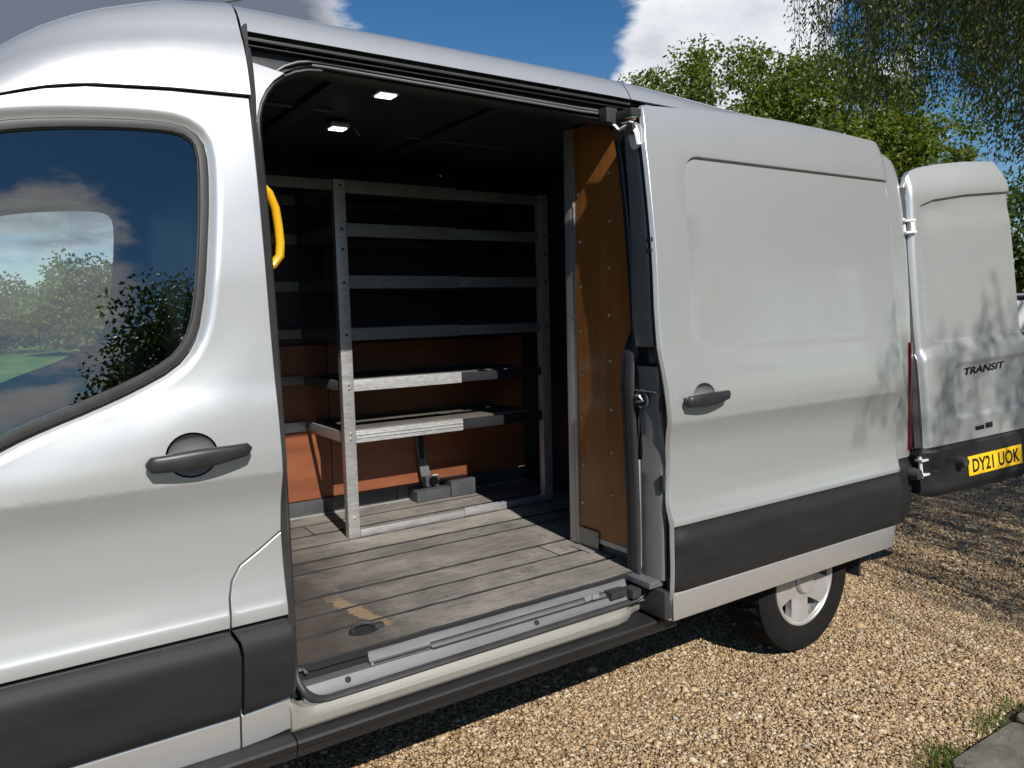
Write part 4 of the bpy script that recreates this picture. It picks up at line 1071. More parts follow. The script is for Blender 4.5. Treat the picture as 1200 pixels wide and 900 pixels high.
# ---- rack and partition
def build_rack():
    t = thing('shelving_rack', 'aluminium shelving rack with six tiers along the far wall of the load space', 'shelving rack', (-1.20, 1.45, .606))
    o = Vector((-1.20, 1.45, .606))
    def bx(name, lo, hi, m, parent=t, bev=.0025): return box(name, Vector(lo)-o, Vector(hi)-o, m, parent, bev)
    yf = 1.250
    def post(x0, x1, y0, y1, z1):
        bm = bmesh.new(); s = .004
        add_box(bm, Vector((x0, y0, .607))-o, Vector((x1, y0+s, z1))-o, .001); add_box(bm, Vector((x0, y0+s, .607))-o, Vector((x0+s, y1, z1))-o, .001); add_box(bm, Vector((x1-s, y0+s, .607))-o, Vector((x1, y1, z1))-o, .001)
        return bm_obj('upright', bm, 'alu', t)
    u0 = post(-1.795, -1.740, yf, yf+.042, 2.262); u1 = post(-.655, -.600, yf, yf+.042, 2.262)
    tiers = [(2.205, 2.262), (2.010, 2.069), (1.773, 1.832), (1.534, 1.590), (1.297, 1.350), (1.054, 1.111)]
    for i, (a, b) in enumerate(tiers):
        x0 = -1.738; x1 = -.657
        m = 'alu_shelf' if i > 3 else 'alu_shade'  # upper tiers take the copy with shade painted in
        bm = bmesh.new(); d = Vector
        xm = -1.160
        add_box(bm, d((x0, yf+.003, a))-o, d((xm, yf+.007, b))-o, .001); add_box(bm, d((x0, yf+.007, b-.004))-o, d((xm, yf+.04, b))-o, .001); add_box(bm, d((x0, yf+.007, a))-o, d((xm, yf+.03, a+.004))-o, .001)
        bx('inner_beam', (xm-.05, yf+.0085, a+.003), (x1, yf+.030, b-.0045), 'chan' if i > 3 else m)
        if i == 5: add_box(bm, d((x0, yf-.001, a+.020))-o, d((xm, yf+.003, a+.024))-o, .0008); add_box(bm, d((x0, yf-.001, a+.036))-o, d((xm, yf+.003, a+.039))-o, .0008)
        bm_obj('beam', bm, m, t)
        bx('back_beam', (x0, 1.772, a), (x1, 1.786, b), 'shelf_board')
        bx('shelf_panel', (x0, 1.385, b-.022), (x1, 1.770, b-.008), 'shelf_board')
        # end bracket back to the wall and the rail along it
        bx('end_bracket', (-1.792, yf+.043, a+.002), (-1.779, 1.770, b-.004), 'alu' if i == 5 else 'alu_shade')
        bx('wall_rail', (-2.43, 1.772, a+.004), (-1.797, 1.787, b-.004), 'alu' if i == 5 else 'alu_shade')
    bx('top_rail', (-2.44, yf+.004, 2.212), (-1.797, yf+.016, 2.258), 'alu_shade')
    bx('foot_rail', (-1.738, yf, .607), (-.90, yf+.03, .641), 'alu'); bx('foot_rail', (-.898, yf+.003, .607), (-.657, yf+.03, .640), 'alu')
    bx('rail_bracket', (-1.17, yf-.004, .608), (-.965, yf-.0005, .652), 'alu')
    n = 0
    bs = None
    for z in (2.235, 2.04, 1.95, 1.80, 1.56, 1.33, 1.31, 1.10, 1.075, .70):
        for x in (-1.768, -.628):
            bm = bmesh.new(); bmesh.ops.create_cone(bm, cap_ends=True, segments=8, radius1=.007, radius2=.006, depth=.005, matrix=Matrix.Translation(Vector((x+.004, yf-.0022, z))-o) @ Matrix.Rotation(math.pi/2, 4, 'X'))
            bm_obj('bolt', bm, 'rubber' if z > 1.5 else 'bolt', u0 if x < -1 else u1)
    # ---- partition at the rear edge of the opening
    p = thing('plywood_partition', 'brown varnished plywood partition with screw heads and aluminium edge post', 'partition', (-1.0, .35, .606)); o = Vector((-1.0, .35, .606))
    bx2 = lambda name, lo, hi, m, parent=p, bev=.002: box(name, Vector(lo)-o, Vector(hi)-o, m, parent, bev)
    pn = bx2('plywood_panel', (-.998, .150, .664), (-.984, .541, 2.415), 'ply_orange')
    ps = bx2('edge_post', (-1.004, .5415, .608), (-.962, .584, 2.42), 'alu')
    bx2('edge_strip', (-1.003, .520, .608), (-.9985, .541, 2.418), 'alu')
    bx2('base_rail', (-1.0, .16, .640), (-.99, .541, .663), 'alu')
    bm = bmesh.new(); add_box(bm, Vector((-1.0075, .385, .612))-o, Vector((-1.0035, .515, .690))-o, .001); add_box(bm, Vector((-1.055, .385, .607))-o, Vector((-1.0035, .515, .611))-o, .001)
    f = bm_obj('foot_bracket', bm, 'sill_paint', p)
    bx2('base_block', (-.995, .15, .606), (-.97, .37, .640), 'liner')
    proto = None; q = random.Random(2)
    for (y, z0, n_) in ((.492, .79, 8), (.302, .86, 8), (.185, .95, 3)):
        for k in range(n_):
            z = z0+k*.192+q.uniform(-.012, .012)
            if proto is None:
                bm = bmesh.new(); bmesh.ops.create_uvsphere(bm, u_segments=10, v_segments=6, radius=.0085, matrix=Matrix.Diagonal((.65, 1, 1, 1)))
                proto = bm_obj('screw_head', bm, 'bolt', p); ob = proto
            else: ob = proto.copy(); link(ob, p)
            ob.location = Vector((-.999, y+q.uniform(-.006, .006), z))-o
    for z in (.74, 1.05, 1.62, 2.1):
        bm = bmesh.new(); bmesh.ops.create_cone(bm, cap_ends=True, segments=8, radius1=.006, radius2=.005, depth=.004, matrix=Matrix.Translation(Vector((-1.0045, .531, z))-o) @ Matrix.Rotation(math.pi/2, 4, 'Y')); bm_obj('screw_head', bm, 'bolt', ps)
build_rack()

# ---- sliding door, pushed back along the side
SD = -.100
RECESS = rp([(-.920, 1.470, .10), (.62, 1.474), (.62, 2.236), (-.885, 2.229, .095)], 9)
def sd_y(x, z):
    P = np.stack([x, z], 1); ins = inside(P, RECESS); d = dist(P, RECESS)
    dep = .0035+.0115*np.clip((z-1.5)/.72, 0, 1)**2.2
    w = np.where(z > 2.0, .0045, .013)
    y = Bz(z)+SD+np.where(ins, dep*sstep(d/w), 0.0)
    y = y+.006*np.exp(-((x-.535)/.03)**2)*0+.03*np.clip((x-.50)/.06, 0, 1.2)**2
    return y+.002*np.sin((x+1)*1.5)
SDL = [(-1.015, .440), (-1.024, .58), (-1.030, .816), (-1.037, .90), (-1.028, 1.0), (-1.026, 1.07), (-1.034, 1.14), (-1.046, 1.21), (-1.060, 1.37), (-1.074, 1.50), (-1.075, 1.65), (-1.071, 1.84), (-1.071, 2.1), (-1.068, 2.25), (-1.042, 2.40)]
SDR = [(.545, 2.422), (.540, 2.376), (.533, 2.2), (.536, 1.9), (.538, 1.5), (.538, 1.2), (.545, .95), (.552, .83), (.556, .545), (.56, .440)]
def lx(z): 
    a = np.array(SDL); return float(np.interp(z, a[:, 1], a[:, 0]))
def build_sliding_door():
    top = [(.30, 2.436), (.08, 2.444), (-.14, 2.448), (-.314, 2.446), (-.609, 2.434), (-.819, 2.418)]
    left = SDL[::-1]
    up = [p for p in left if p[1] > .83]; rt = [p for p in SDR if p[1] > .85]
    CUP = ellipse(-.872, 1.312, .060, .048)
    out = up+[(-1.029, .824), (.552, .824)]+rt[::-1]+top
    lines = rings(RECESS, (.004, -.0006, -.0025, -.0045, -.009, -.013), .015)+rings(CUP, (.006, .014, .026, .042), .012)
    d = panel('sliding_door', out, sd_y, 'paint', VAN, [CUP], gap=.0, dx=.05, extra=lines, angle=26, depth=.014, rows=[z for z in ROWS if z > .843], kinks=(.838, 1.222), cols=(.488, .500, .512, .524))
    cup_bowl('handle_recess', -.872, 1.312, .0595, .0475, sd_y, 'cup', d)
    pull_handle(d, -1.000, -.762, 1.298, 1.311, SD-.004)
    tb = lambda x, z: Bz(z)+SD-.010+.018*sstep((z-.75)/.072)+.010*sstep((.585-z)/.03)+.010*(1-sstep((x+1.022)/.055))+.03*np.clip((x-.50)/.06, 0, 1.2)**2
    panel('door_trim', [(-1.022, .566), (.553, .556), (.552, .82), (-1.026, .82)], tb, 'black', d, gap=.001, dx=.06, rows=ROWS+[.57, .58, .59, .765, .785, .81], extra=[[(x, z) for x in (-1.017, -1.01, -1.0, -.985, -.972, -.96) for z in np.linspace(.58, .81, 12)]], angle=30, cols=(.488, .500, .512, .524, .538))
    bar('lower_strip', [(.07, .5575), (.034, .5575), (.0295, .556), (.027, .552), (.0275, .547), (.0405, .448), (.0435, .4405), (.052, .438), (.07, .440)],
        [(-1.018, 0, 0), (-1.0, 0, 0)]+[(x, .03*max(0, (x-.50)/.06)**2, 0) for x in (-.5, 0, .4, .5, .53, .555)], 'paint', d, SD-.002, lambda x, z: .010*(.5-z)/.06 if x < -1.01 else 0)
    # leading edge: a bright turned edge, a dark seal gap, and the pressed end of the inner door
    zz = np.array(sorted(set(list(np.linspace(.46, 2.39, 90))+[1.43, 1.4301, 1.5, 1.5001])))
    def strip(name, prof, z0, z1, m, extra_x=0.0, parent=d, ang=35):
        V = []; F = []; zs = [z for z in zz if z0 <= z <= z1]; zs = [z0]+zs+[z1] if zs else [z0, z1]; n = None
        for z in zs:
            pr_ = prof(z); n = len(pr_)
            for (x, y) in pr_: V.append((lx(z)+x+extra_x, y, z))
        for i in range(len(zs)-1):
            for k in range(n-1): F.append((i*n+k, i*n+k+1, (i+1)*n+k+1, (i+1)*n+k))
        return mesh_obj(name, V, F, m, parent, True, ang)
    y0 = lambda z: float(sd_y(np.array([lx(z)+.01]), np.array([z]))[0])
    strip('edge_flange', lambda z: [(-.0022, y0(z)+.0005), (-.0055, y0(z)+.006), (-.0095, y0(z)+.015), (-.0085, y0(z)+.019), (-.002, y0(z)+.021), (.02, y0(z)+.022)], .445, 2.395, 'paint')
    strip('edge_seal', lambda z: [(.018, y0(z)+.018), (.012, y0(z)+.024), (.012, y0(z)+.055), (.03, y0(z)+.06)], .46, 2.38, 'rubber')
    # inner door end, upper half
    lx_, y0_ = lx, y0
    def lxs(z): return float(np.interp(z, [.44, 1.4, 1.55, 2.4], [-1.036, -1.050, -1.064, -1.062]))
    def y0s(z): return SD+float(Bs(z))+.004
    def strip2(name, prof, z0, z1, m):
        return strip(name, lambda z: [(x+lxs(z)-lx_(z), y) for x, y in prof(z)], z0, z1, m)
    def topw(z): return float(np.interp(z, [1.50, 1.6, 1.75, 2.0, 2.15, 2.25, 2.33], [.100, .112, .105, .086, .078, .070, .055]))
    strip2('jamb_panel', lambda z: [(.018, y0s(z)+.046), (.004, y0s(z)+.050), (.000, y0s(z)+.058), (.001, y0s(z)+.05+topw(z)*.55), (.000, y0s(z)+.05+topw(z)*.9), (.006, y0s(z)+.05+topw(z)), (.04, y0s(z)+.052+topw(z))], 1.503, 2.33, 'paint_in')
    def loww(z): return float(np.interp(z, [.60, .72, .9, 1.0, 1.1, 1.2, 1.30, 1.43], [.13, .13, .128, .118, .105, .11, .118, .118]))
    def bul(z): return .014*math.exp(-((z-1.08)/.10)**2)
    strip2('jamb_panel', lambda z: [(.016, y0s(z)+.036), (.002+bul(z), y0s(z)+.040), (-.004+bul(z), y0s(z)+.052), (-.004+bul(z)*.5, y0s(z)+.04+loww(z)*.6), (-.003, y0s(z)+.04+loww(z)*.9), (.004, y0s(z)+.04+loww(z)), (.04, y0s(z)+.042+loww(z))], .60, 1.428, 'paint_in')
    strip2('jamb_gap', lambda z: [(.03, y0s(z)+.03), (.03, y0s(z)+.19)], 1.425, 1.507, 'dark')
    strip2('jamb_back', lambda z: [(.032, y0s(z)+.02), (.034, y0s(z)+.20)], .46, 2.36, 'dark')
    strip2('inner_edge', lambda z: [(.004, y0s(z)+.150), (-.006, y0s(z)+.155), (-.008, y0s(z)+.160), (-.005, y0s(z)+.168), (.01, y0s(z)+.170)], .62, 1.06, 'paint')
    strip2('inner_edge', lambda z: [(.012, y0s(z)+.150), (.006, y0s(z)+.156), (.006, y0s(z)+.172), (.015, y0s(z)+.180)], 1.06, 2.30, 'chan')
    bm = bmesh.new(); add_box(bm, (-1.040, -.055, 1.440), (-1.02, .035, 1.492), .006); add_box(bm, (-1.050, -.035, 1.452), (-1.038, .02, 1.480), .004); bm_obj('door_check', bm, 'liner', d)
    # latch
    l = bmesh.new(); c = Vector((-1.066, .045, 1.302))
    add_box(l, c+Vector((-.006, -.075, .030)), c+Vector((.02, .050, .034)), .001)
    lt = bm_obj('latch_plate', l, 'galv', d)
    l = bmesh.new(); add_tube(l, [c+Vector((0, .032*math.cos(a), .034*math.sin(a))) for a in np.linspace(0, 2*math.pi, 19)], .0055, 8); bm_obj('latch_ring', l, 'liner', lt)
    l = bmesh.new(); bmesh.ops.create_cone(l, cap_ends=True, segments=18, radius1=.028, radius2=.028, depth=.006, matrix=Matrix.Translation(c+Vector((.004, 0, 0))) @ Matrix.Rotation(math.pi/2, 4, 'Y')); bm_obj('latch_well', l, 'rubber', lt)
    l = bmesh.new(); add_tube(l, [c+Vector((-.004, .026, .012)), c+Vector((-.010, .0, .014)), c+Vector((-.010, -.012, -.004)), c+Vector((-.004, .02, -.010))], .006, 6); bm_obj('latch_hook', l, 'alu', lt)
    # side buffers
    for z in (.985, 1.285): box('edge_buffer', (-1.050, -.052, z-.03), (-1.03, -.028, z+.03), 'rubber', d, .005)
    for z in (1.90, 1.86): box('edge_buffer', (-1.080, -.032, z-.008), (-1.06, .0, z+.008), 'dark', d, .002)
    # top roller arm
    a = bmesh.new(); P = [(-1.078, .030, 2.250), (-1.080, .035, 2.290), (-1.084, .050, 2.318), (-1.090, .085, 2.328), (-1.10, .115, 2.318), (-1.108, .14, 2.345)]
    add_tube(a, P, [.016, .019, .020, .017, .013, .012], 8, True, (.45, 1.0)); ar = bm_obj('roller_arm', a, 'white_steel', d)
    a = bmesh.new(); bmesh.ops.create_cone(a, cap_ends=True, segments=20, radius1=.040, radius2=.038, depth=.006, matrix=Matrix.Translation((-1.080, .050, 2.285)) @ Matrix.Rotation(math.pi/2, 4, 'Y') @ Matrix.Diagonal((1.25, .85, 1, 1))); bm_obj('arm_disc', a, 'white_steel', ar)
    a = bmesh.new(); bmesh.ops.create_cone(a, cap_ends=True, segments=16, radius1=.020, radius2=.020, depth=.016, matrix=Matrix.Translation((-1.098, .058, 2.312)) @ Matrix.Rotation(math.pi/2, 4, 'Y')); bm_obj('roller', a, 'rubber', ar)
    a = bmesh.new(); add_box(a, (-1.155, .125, 2.345), (-1.10, .175, 2.400), .008); add_box(a, (-1.11, .04, 2.355), (-1.06, .15, 2.385), .006); bm_obj('roller_block', a, 'rubber', ar)
    a = bmesh.new(); add_box(a, (-1.10, .045, 2.352), (-1.075, .085, 2.358), .001); add_box(a, (-1.102, .06, 2.336), (-1.08, .10, 2.341), .001); bm_obj('arm_plate', a, 'white_steel', ar)
    # bottom roller arm
    a = bmesh.new(); add_box(a, (-1.095, -.02, .575), (-1.02, .115, .600), .004); bm_obj('bottom_arm', a, 'galv', d)
    a = bmesh.new(); add_box(a, (-1.055, -.06, .455), (-.96, .08, .565), .012); bm_obj('arm_cover', a, 'rubber', d)
    panel('door_inner', [(-1.0, .47), (.50, .47), (.50, 2.36), (-1.0, 2.36)], lambda x, z: Bz(z)+SD+.045, 'dark', d, gap=0, dx=.3, depth=.06)
build_sliding_door()

# ---- rear quarter, bumper, lamp, wheel
def build_rear():
    arch = [(.445*math.cos(a), .36+.445*math.sin(a)) for a in np.linspace(math.pi*.93, math.pi*.07, 18)]
    def ry_(x, z):
        t = np.clip((x-.77)/.10, 0, 1); w = sstep((x-.60)/.14)
        return Bz(z)*(1-w)+Bs(z)*w+.10*(1-np.sqrt(np.maximum(0, 1-t*t)))*.9
    out = [(-.90, .46), (-.45, .46)]+arch+[(.46, .46), (.46, .845), (.862, .845), (.862, 2.334), (.82, 2.362), (.76, 2.394), (.70, 2.419), (.62, 2.442), (.52, 2.453), (-.90, 2.453)]
    panel('rear_side_panel', out, ry_, 'paint', VAN, dx=.06, cols=(.60, .64, .68, .72, .76, .775, .79, .805, .82, .835, .848))
    panel('offside_panel', [(-3.74, .46), (-.45, .46)]+arch+[(.46, .46), (.862, .46), (.862, 2.1), (.845, 2.28), (.80, 2.37), (.74, 2.42), (.66, 2.445), (.5, 2.452), (-2.3, 2.452), (-2.46, 2.30), (-2.9, 2.27), (-3.2, 2.12), (-3.62, 1.68), (-3.83, 1.37), (-3.75, .8)],
          lambda x, z: Bz(z), 'paint', VAN, [SEAL_OUT], dx=.12, tf=lambda x, y, z: (x, 2-y, z), flip=True)
    panel('offside_glass', SEAL_OUT, lambda x, z: Bz(z)+.012, 'glass', VAN, gap=0, dx=.2, flange=False, tf=lambda x, y, z: (x, 2-y, z), flip=True)
    panel('offside_door_lining', [(-3.7, .62), (-2.52, .62), (-2.52, 2.2), (-3.1, 2.12), (-3.35, 1.95), (-3.7, 1.5)], lambda x, z: Bz(z)+.05, 'seat', VAN, [[tuple(p) for p in offset(GLASS, .002)]], gap=0, dx=.2, tf=lambda x, y, z: (x, 2-y, z), flip=True)
    # bumper corner
    def by(x, z): return Bz(z)-.014+.16*np.clip((x-.74)/.19, 0, 1)**2.2+.02*sstep((z-.80)/.03)
    panel('rear_bumper', [(.47, .50), (.90, .50), (.935, .56), (.935, .80), (.90, .838), (.70, .842), (.66, .88), (.60, .885), (.56, .842), (.47, .842)], by, 'black', VAN, dx=.03, depth=.1)
    box('bumper_step', (.72, .20, .47), (.98, 1.80, .62), 'black', VAN, .03)
    box('offside_bumper', (.47, 1.86, .50), (.94, 2.01, .84), 'black', VAN, .03)
    # tail lamp wraps the corner
    V = []; F = []; zs = np.linspace(.885, 1.44, 14); n = 7
    for i, z in enumerate(zs):
        e = 1 if 0 < i < 13 else .85
        for k in range(n):
            u = k/(n-1); x = .775+.062*u; t = max(0, (x-.77)/.10); V.append((x, float(Bs(z))+.10*(1-math.sqrt(max(0, 1-t*t)))*.9-.013*e+(.01 if k in (0, n-1) else 0), z))
    for i in range(13):
        for k in range(n-1): F.append((i*n+k, i*n+k+1, (i+1)*n+k+1, (i+1)*n+k))
    tl = mesh_obj('tail_lamp', V, F, 'red', VAN)
    # dark jamb of the rear doorway
    V = []; F = []; zs = np.linspace(.56, 2.15, 20)
    for z in zs: V += [(.856, float(Bs(z))+.06, z), (.885, float(Bs(z))+.035, z), (.915, float(Bs(z))+.05, z), (.925, float(Bs(z))+.12, z), (.80, float(Bs(z))+.22, z)]
    for i in range(19):
        for k in range(4): F.append((i*5+k, i*5+k+1, (i+1)*5+k+1, (i+1)*5+k))
    mesh_obj('rear_jamb', V, F, 'rubber', VAN)
    box('offside_rear_door', (.84, .98, .60), (.885, 1.90, 2.33), 'paint', VAN, .02)
    # mudflap and wheels
    box('mudflap', (.46, .08, .26), (.475, .34, .56), 'rubber', VAN, .004)
    def wheel(x, y, out):
        w = bpy.data.objects.new('wheel', None); link(w, VAN); w.location = (x, y, .342); w.rotation_euler = (0, 0, 0 if out < 0 else math.pi)
        R_ = .346
        prof = [(.214, .018), (.226, .006), (.250, -.002), (.285, -.004), (.315, .002), (.333, .014), (.341, .028), (.343, .045), (.343, .075), (.336, .076), (.336, .084), (.345, .085), (.346, .115), (.337, .116), (.337, .124), (.346, .125), (.345, .155), (.336, .156), (.336, .164), (.343, .165), (.341, .21), (.325, .228), (.28, .238), (.22, .225)]
        n = 72; V = []; F = []
        for k in range(n):
            a = 2*math.pi*k/n
            for j, (r, yy) in enumerate(prof):
                # cross cuts in the shoulder and tread blocks
                rr = r-(.013 if (6 <= j <= 8 or 11 <= j <= 12 or 15 <= j <= 16 or 19 <= j <= 20) and (k % 2 == 0) else 0)
                a2 = a+(.02*math.sin(j*1.4) if j > 5 else 0)
                V.append((rr*math.cos(a2), yy, rr*math.sin(a2)))
        m = len(prof)
        for k in range(n):
            for j in range(m-1): F.append((k*m+j, k*m+j+1, ((k+1) % n)*m+j+1, ((k+1) % n)*m+j))
        ty_ = mesh_obj('tyre', V, F, 'tyre', w, True, 25)
        # rim: dish, lip and broad five-spoke face
        pr_ = [(.216, .020), (.213, .010), (.205, .009), (.199, .014), (.197, .030), (.188, .06), (.175, .12), (.02, .125)]
        V = []; F = []; n = 64; m = len(pr_)
        for k in range(n):
            a = 2*math.pi*k/n
            for r, yy in pr_: V.append((r*math.cos(a), yy, r*math.sin(a)))
        for k in range(n):
            for j in range(m-1): F.append((k*m+j, k*m+j+1, ((k+1) % n)*m+j+1, ((k+1) % n)*m+j))
        rm = mesh_obj('rim', V, F, 'rim', w, True, 40)
        b = bmesh.new(); bmesh.ops.create_cone(b, cap_ends=True, segments=32, radius1=.17, radius2=.17, depth=.01, matrix=Matrix.Translation((0, .112, 0)) @ Matrix.Rotation(math.pi/2, 4, 'X')); bm_obj('brake_disc', b, 'dark', w)
        kites = []
        for s in range(5):
            a0 = 2*math.pi*s/5+math.radians(-62)
            kites.append(rp([(r*math.cos(a0+da), r*math.sin(a0+da), .006) for r, da in ((.105, 0), (.150, -.20), (.186, -.27), (.190, 0), (.186, .27), (.150, .20))], 3))
        ridge = lambda x, z: .017+.012*np.clip((np.hypot(x, z)-.05)/.05, 0, 1)-.010*np.clip((np.hypot(x, z)-.10)/.09, 0, 1)-.004*np.cos(5*(np.arctan2(z, x)-math.radians(-62)+math.pi/5))*np.clip(np.hypot(x, z)/.12, 0, 1)
        sp = panel('spokes', ellipse(0, 0, .2005, .2005, 60), ridge, 'rim', rm, kites, gap=0, dx=.018, rows=list(np.arange(-.19, .2, .018)), depth=.035, seg=.012, angle=22)
        b = bmesh.new(); bmesh.ops.create_cone(b, cap_ends=True, segments=24, radius1=.060, radius2=.052, depth=.014, matrix=Matrix.Translation((0, .008, 0)) @ Matrix.Rotation(math.pi/2, 4, 'X')); bm_obj('hub_cap', b, 'rim', rm)
        return w
    wheel(0.0, .060, -1); wheel(-3.75, .060, -1); wheel(0, 1.94, 1); wheel(-3.75, 1.94, 1)
    box('wheel_arch_liner', (-.47, .31, .40), (.47, .36, 1.0), 'dark', VAN, 0)
    box('arch_liner_top', (-.47, .06, .84), (.47, .36, .86), 'dark', VAN, 0)
build_rear()

# ---- open rear door
def text_mesh(name, body, size, m, parent, mtx, extrude=.0015, bold=.0, xscale=1.0, shear=0.0):
    c = bpy.data.curves.new(name, 'FONT'); c.body = body; c.size = size; c.extrude = extrude; c.offset = bold; c.align_x = 'LEFT'; c.shear = shear; c.resolution_u = 3
    tmp = bpy.data.objects.new('tmp_text', c); COL.objects.link(tmp); bpy.context.view_layer.update()
    me = bpy.data.meshes.new_from_object(tmp.evaluated_get(bpy.context.evaluated_depsgraph_get())); COL.objects.unlink(tmp); bpy.data.objects.remove(tmp)
    xs = [v.co.x for v in me.vertices]; x0 = min(xs); w = max(xs)-x0
    for v in me.vertices: v.co.x = (v.co.x-x0)*xscale
    me.transform(mtx); me.name = name; me.materials.clear(); me.materials.append(M[m])
    return link(bpy.data.objects.new(name, me), parent), w*xscale
def build_rear_door():
    H = Vector((.862, .0, 1.2)); tau = math.radians(4)
    Rm = Matrix.Rotation(math.radians(-103), 4, Vector((0, math.sin(tau), math.cos(tau))))
    T = Matrix.Translation(H) @ Rm
    def tf(u, y, v): return tuple(T @ Vector((-y, u, v-1.2)))
    REC = rp([(.062, 1.42, .10), (.80, 1.40), (.80, 2.176), (.45, 2.178), (.22, 2.165), (.090, 2.135, .06)], 6)
    PLQ = rp([(.20, 1.00, .03), (.80, .99), (.80, 1.295), (.215, 1.30, .03)], 4)
    def dy(u, v):
        P = np.stack([u, v], 1)
        y = .004-.022*sstep((1.40-v)/.06)+.048*np.clip((v-2.185)/.17, 0, 1.1)**1.8
        i = inside(P, REC); y = y+np.where(i, .007*sstep(dist(P, REC)/.007)+.010*sstep(dist(P, REC)/.006)*sstep((v-2.0)/.1), 0)
        i = inside(P, PLQ); y = y+np.where(i, .012*sstep(dist(P, PLQ)/.03), 0)
        e = np.clip((.035-(u-np.interp(v, [.74, 1.2, 1.5, 1.9, 2.25], [-.02, 0, .003, .018, .042])))/.035, 0, 1); y = y+.028*e**2.2
        return y-.006*np.sin(np.clip(u/.76, 0, 1)*1.5)
    out = [(-.016, .888), (.762, .880), (.764, 2.215), (.735, 2.305), (.72, 2.348), (.5, 2.356), (.30, 2.350), (.17, 2.338), (.105, 2.322), (.068, 2.295), (.048, 2.25), (.018, 1.884), (.003, 1.445), (-.003, 1.2), (-.010, .98)]
    ex = rings(REC, (.004, -.001, -.003, -.005, -.009), .015)+rings(PLQ, (.006, -.001, -.01, -.02, -.032), .02)+rings(out, (-.006, -.013, -.021, -.030, -.040), .02, .008)
    ex += [[(u, v) for u in np.arange(-.01, .76, .05) for v in (2.19, 2.21, 2.23, 2.25, 2.27, 2.29, 2.31, 2.33, 2.345)]]
    d = panel('rear_door', out, dy, 'paint', VAN, gap=0, dx=.05, tf=tf, extra=ex, angle=30, depth=.03)
    by = lambda u, v: -.030+.02*sstep((v-.865)/.02)+.025*sstep((.665-v)/.05)+.05*np.clip((.04-u)/.10, 0, 1)**2
    panel('rear_door_trim', [(-.055, .650), (-.02, .628), (.66, .612), (.735, .65), (.755, .74), (.758, .876), (-.018, .884), (-.05, .86)], by, 'black', d, gap=0, dx=.04, tf=tf, extra=rings([(-.055, .650), (-.02, .628), (.66, .612), (.735, .65), (.755, .74), (.758, .876), (-.018, .884), (-.05, .86)], (-.004, -.009, -.014, -.019, -.03, -.045), .02, .01), rows=[.63, .64, .65, .66, .67, .69, .72, .76, .80, .84, .86, .87, .876], depth=.06)
    # inner shell and edge seal of the door
    IN = [tuple(p) for p in offset(out, -.02)]
    panel('inner_panel', IN, lambda u, v: np.full_like(u, .060)+.085*np.clip((v-2.185)/.17, 0, 1.1)**1.8, 'liner', d, gap=0, dx=.12, tf=tf, depth=.004, rows=[.9, 1.2, 1.5, 1.8, 2.1, 2.2, 2.25, 2.3])
    def edge(pts, r, name='door_edge_seal'):
        bm = bmesh.new(); add_tube(bm, [tf(*p) for p in pts], r, 8); return bm_obj(name, bm, 'rubber', d)
    edge([(.766, .026, v) for v in np.linspace(.90, 2.2, 12)]+[(.745, .075, 2.30), (.722, .11, 2.345)], .010)
    V = []; F = []; zs = np.array([.888, 1.0, 1.15, 1.3, 1.40, 1.43, 1.46, 1.6, 1.8, 2.0, 2.15, 2.24])
    for v in zs:
        u0 = float(np.interp(v, [.74, 1.2, 1.5, 1.9, 2.25], [-.02, 0, .003, .018, .042])); k_ = .008+.022*float(sstep((1.46-v)/.06)); V += [tf(u0-.012-k_, .030, v), tf(u0+.012, .022, v), tf(u0+.015, .05, v), tf(u0-.012-k_, .055, v)]
    for i in range(11):
        for k in range(4): F.append((i*4+k, i*4+(k+1) % 4, (i+1)*4+(k+1) % 4, (i+1)*4+k))
    mesh_obj('hinge_seal', V, F, 'rubber', d)
    # hinges: brackets screwed to body and door
    for v, s in ((2.035, 1), (.79, 1.25)):
        bm = bmesh.new(); hx = float(np.interp(v, [.74, 1.2, 1.9, 2.25], [-.02, 0, .018, .042]))
        for dz in (-.030*s, .030*s):
            add_box(bm, (-.030, hx-.045, v-1.2+dz-.006), (.014, hx+.030, v-1.2+dz+.006), .003, T)
        add_box(bm, (-.002, hx-.004, v-1.2-.034*s), (.010, hx+.026, v-1.2+.034*s), .003, T)
        add_tube(bm, [T @ Vector((-.012, hx-.030, v-1.2-.045*s)), T @ Vector((-.012, hx-.030, v-1.2+.045*s))], .010, 10)
        bm_obj('hinge', bm, 'white_steel', d)
    # door stop buffers, one on the door and one on the bumper corner
    bm = bmesh.new(); bmesh.ops.create_cone(bm, cap_ends=True, segments=18, radius1=.034, radius2=.022, depth=.045, matrix=T @ Matrix.Translation((.052, .175, .785-1.2)) @ Matrix.Rotation(math.pi/2, 4, 'Y'))
    b2 = bm_obj('door_stop', bm, 'rubber', d)
    bm = bmesh.new(); bmesh.ops.create_cone(bm, cap_ends=True, segments=18, radius1=.036, radius2=.026, depth=.06, matrix=Matrix.Translation((.77, -.02, .765)) @ Matrix.Rotation(math.pi/2, 4, 'X'))
    bm_obj('bumper_stop', bm, 'rubber', VAN)
    # number plate with its lettering
    def at(u, v, w=0.0): return T @ Matrix.Translation((w, u, v-1.2)) @ Matrix(((0, 0, 1, 0), (1, 0, 0, 0), (0, 1, 0, 0), (0, 0, 0, 1)))
    pl = box('number_plate', (.033, .232, .696-1.2), (.0372, .640, .800-1.2), 'plate_y', d, .002, T)
    bm = bmesh.new()
    _, w = text_mesh('x', 'DY21 UOK', .1, 'ink', None, Matrix()); bpy.data.objects.remove(_)
    text_mesh('plate_lettering', 'DY21 UOK', .100, 'ink', d, at(.262, .7135, .0376), .0006, .0022, .350/w)
    bm = bmesh.new()
    _, w = text_mesh('x', 'TRANSIT', .052, 'ink', None, Matrix()); bpy.data.objects.remove(_)
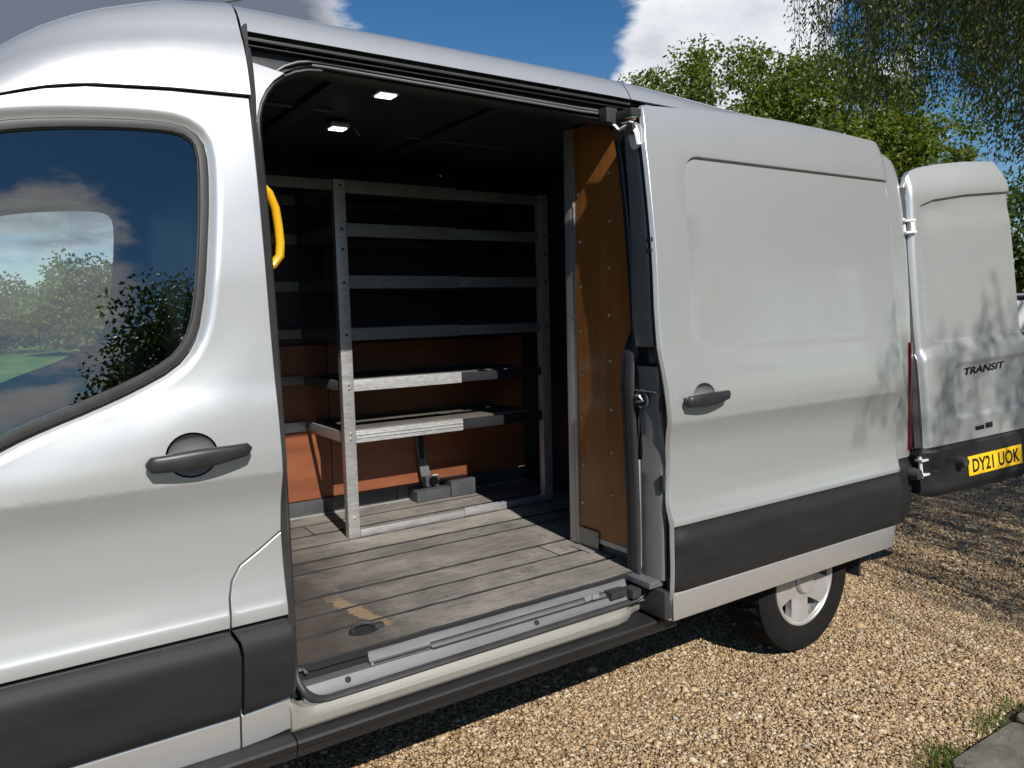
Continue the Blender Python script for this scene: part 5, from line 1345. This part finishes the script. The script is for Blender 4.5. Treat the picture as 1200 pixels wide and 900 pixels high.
    text_mesh('badge_lettering', 'TRANSIT', .052, 'chrome', d, at(.298, 1.228, float(-dy(np.array([.4]), np.array([1.24]))[0])+.0015), .002, .0012, .295/w, .25)
    bm = bmesh.new(); yy = -float(dy(np.array([.4]), np.array([.94]))[0]); add_box(bm, (yy, .402, .926-1.2), (yy+.004, .452, .955-1.2), .002, T); bg = bm_obj('small_badge', bm, 'ink', d)
    bm = bmesh.new()
    for k in range(4): add_box(bm, (yy, .326+.017*k, .926-1.2), (yy+.003, .338+.017*k, .948-1.2), .003, T)
    bm_obj('badge_trim', bm, 'chrome', d)
build_rear_door()

# ================================================================== white van far right
def build_white_van():
    c = Vector((9.75, 2.15, 0)); rot = math.atan2(.92, -.39)
    t = thing('white_van', 'small white van parked beyond the open rear door at the right edge', 'van', c, None, rot)
    # local: x along its length, the side that faces us is at y = -... built symmetric
    sec = [(-2.05, .62, .95), (-1.75, .50, 1.12), (-1.2, .42, 1.22), (-.55, .40, 1.66), (.4, .38, 1.72), (1.7, .40, 1.70), (2.05, .46, 1.55)]
    V = []; F = []
    for x, zb_, zt in sec:
        ring = [(-.72, zb_), (-.80, zb_+.12), (-.81, .75), (-.79, .95 if zt > 1.1 else zt-.12), (-.74, max(zt-.12, .98)), (-.62, zt-.02), (0, zt+.02)]
        ring = ring+[(-y, z) for y, z in ring[-2::-1]]
        V += [(x, y, z) for y, z in ring]
    n = 13
    for i in range(len(sec)-1):
        for k in range(n-1): F.append((i*n+k, (i+1)*n+k, (i+1)*n+k+1, i*n+k+1))
        F.append((i*n+n-1, (i+1)*n+n-1, (i+1)*n, i*n))
    F.append(tuple(range(n))); F.append(tuple((len(sec)-1)*n+k for k in range(n))[::-1])
    bm = bmesh.new(); me = bpy.data.meshes.new('t'); me.from_pydata(V, [], F); bm.from_mesh(me); bpy.data.meshes.remove(me)
    b = bm_obj('van_body', bm, 'white_paint', t, True, 30)
    for s in (-1, 1):
        tube('roof_rail', [(-.45, s*.69, 1.60), (-.3, s*.69, 1.665), (1.6, s*.69, 1.665), (1.8, s*.69, 1.60)], .030, 'black', t, 8)
        for x in (-.1, .95):
            h = tube('door_handle', [(x, s*.80, 1.17), (x+.03, s*.835, 1.18), (x+.16, s*.835, 1.18), (x+.19, s*.80, 1.17)], .020, 'cup', t, 8)
        box('cab_window', (-1.0, s*.775-.01, 1.15), (-.35, s*.775+.01, 1.48), 'glass_dark', t, .005)
        for x in (-1.3, 1.3):
            bm = bmesh.new(); bmesh.ops.create_cone(bm, cap_ends=True, segments=28, radius1=.31, radius2=.31, depth=.2, matrix=Matrix.Translation((x, s*.71, .31)) @ Matrix.Rotation(math.pi/2, 4, 'X'))
            w = bm_obj('wheel', bm, 'rubber', t)
            bm = bmesh.new(); bmesh.ops.create_cone(bm, cap_ends=True, segments=24, radius1=.2, radius2=.2, depth=.02, matrix=Matrix.Translation((x, s*.815, .31)) @ Matrix.Rotation(math.pi/2, 4, 'X')); bm_obj('hub_cap', bm, 'rim', w)
        box('side_moulding', (-1.0, s*.815-.008, .62), (1.05, s*.815+.008, .72), 'black', t, .004)
build_white_van()
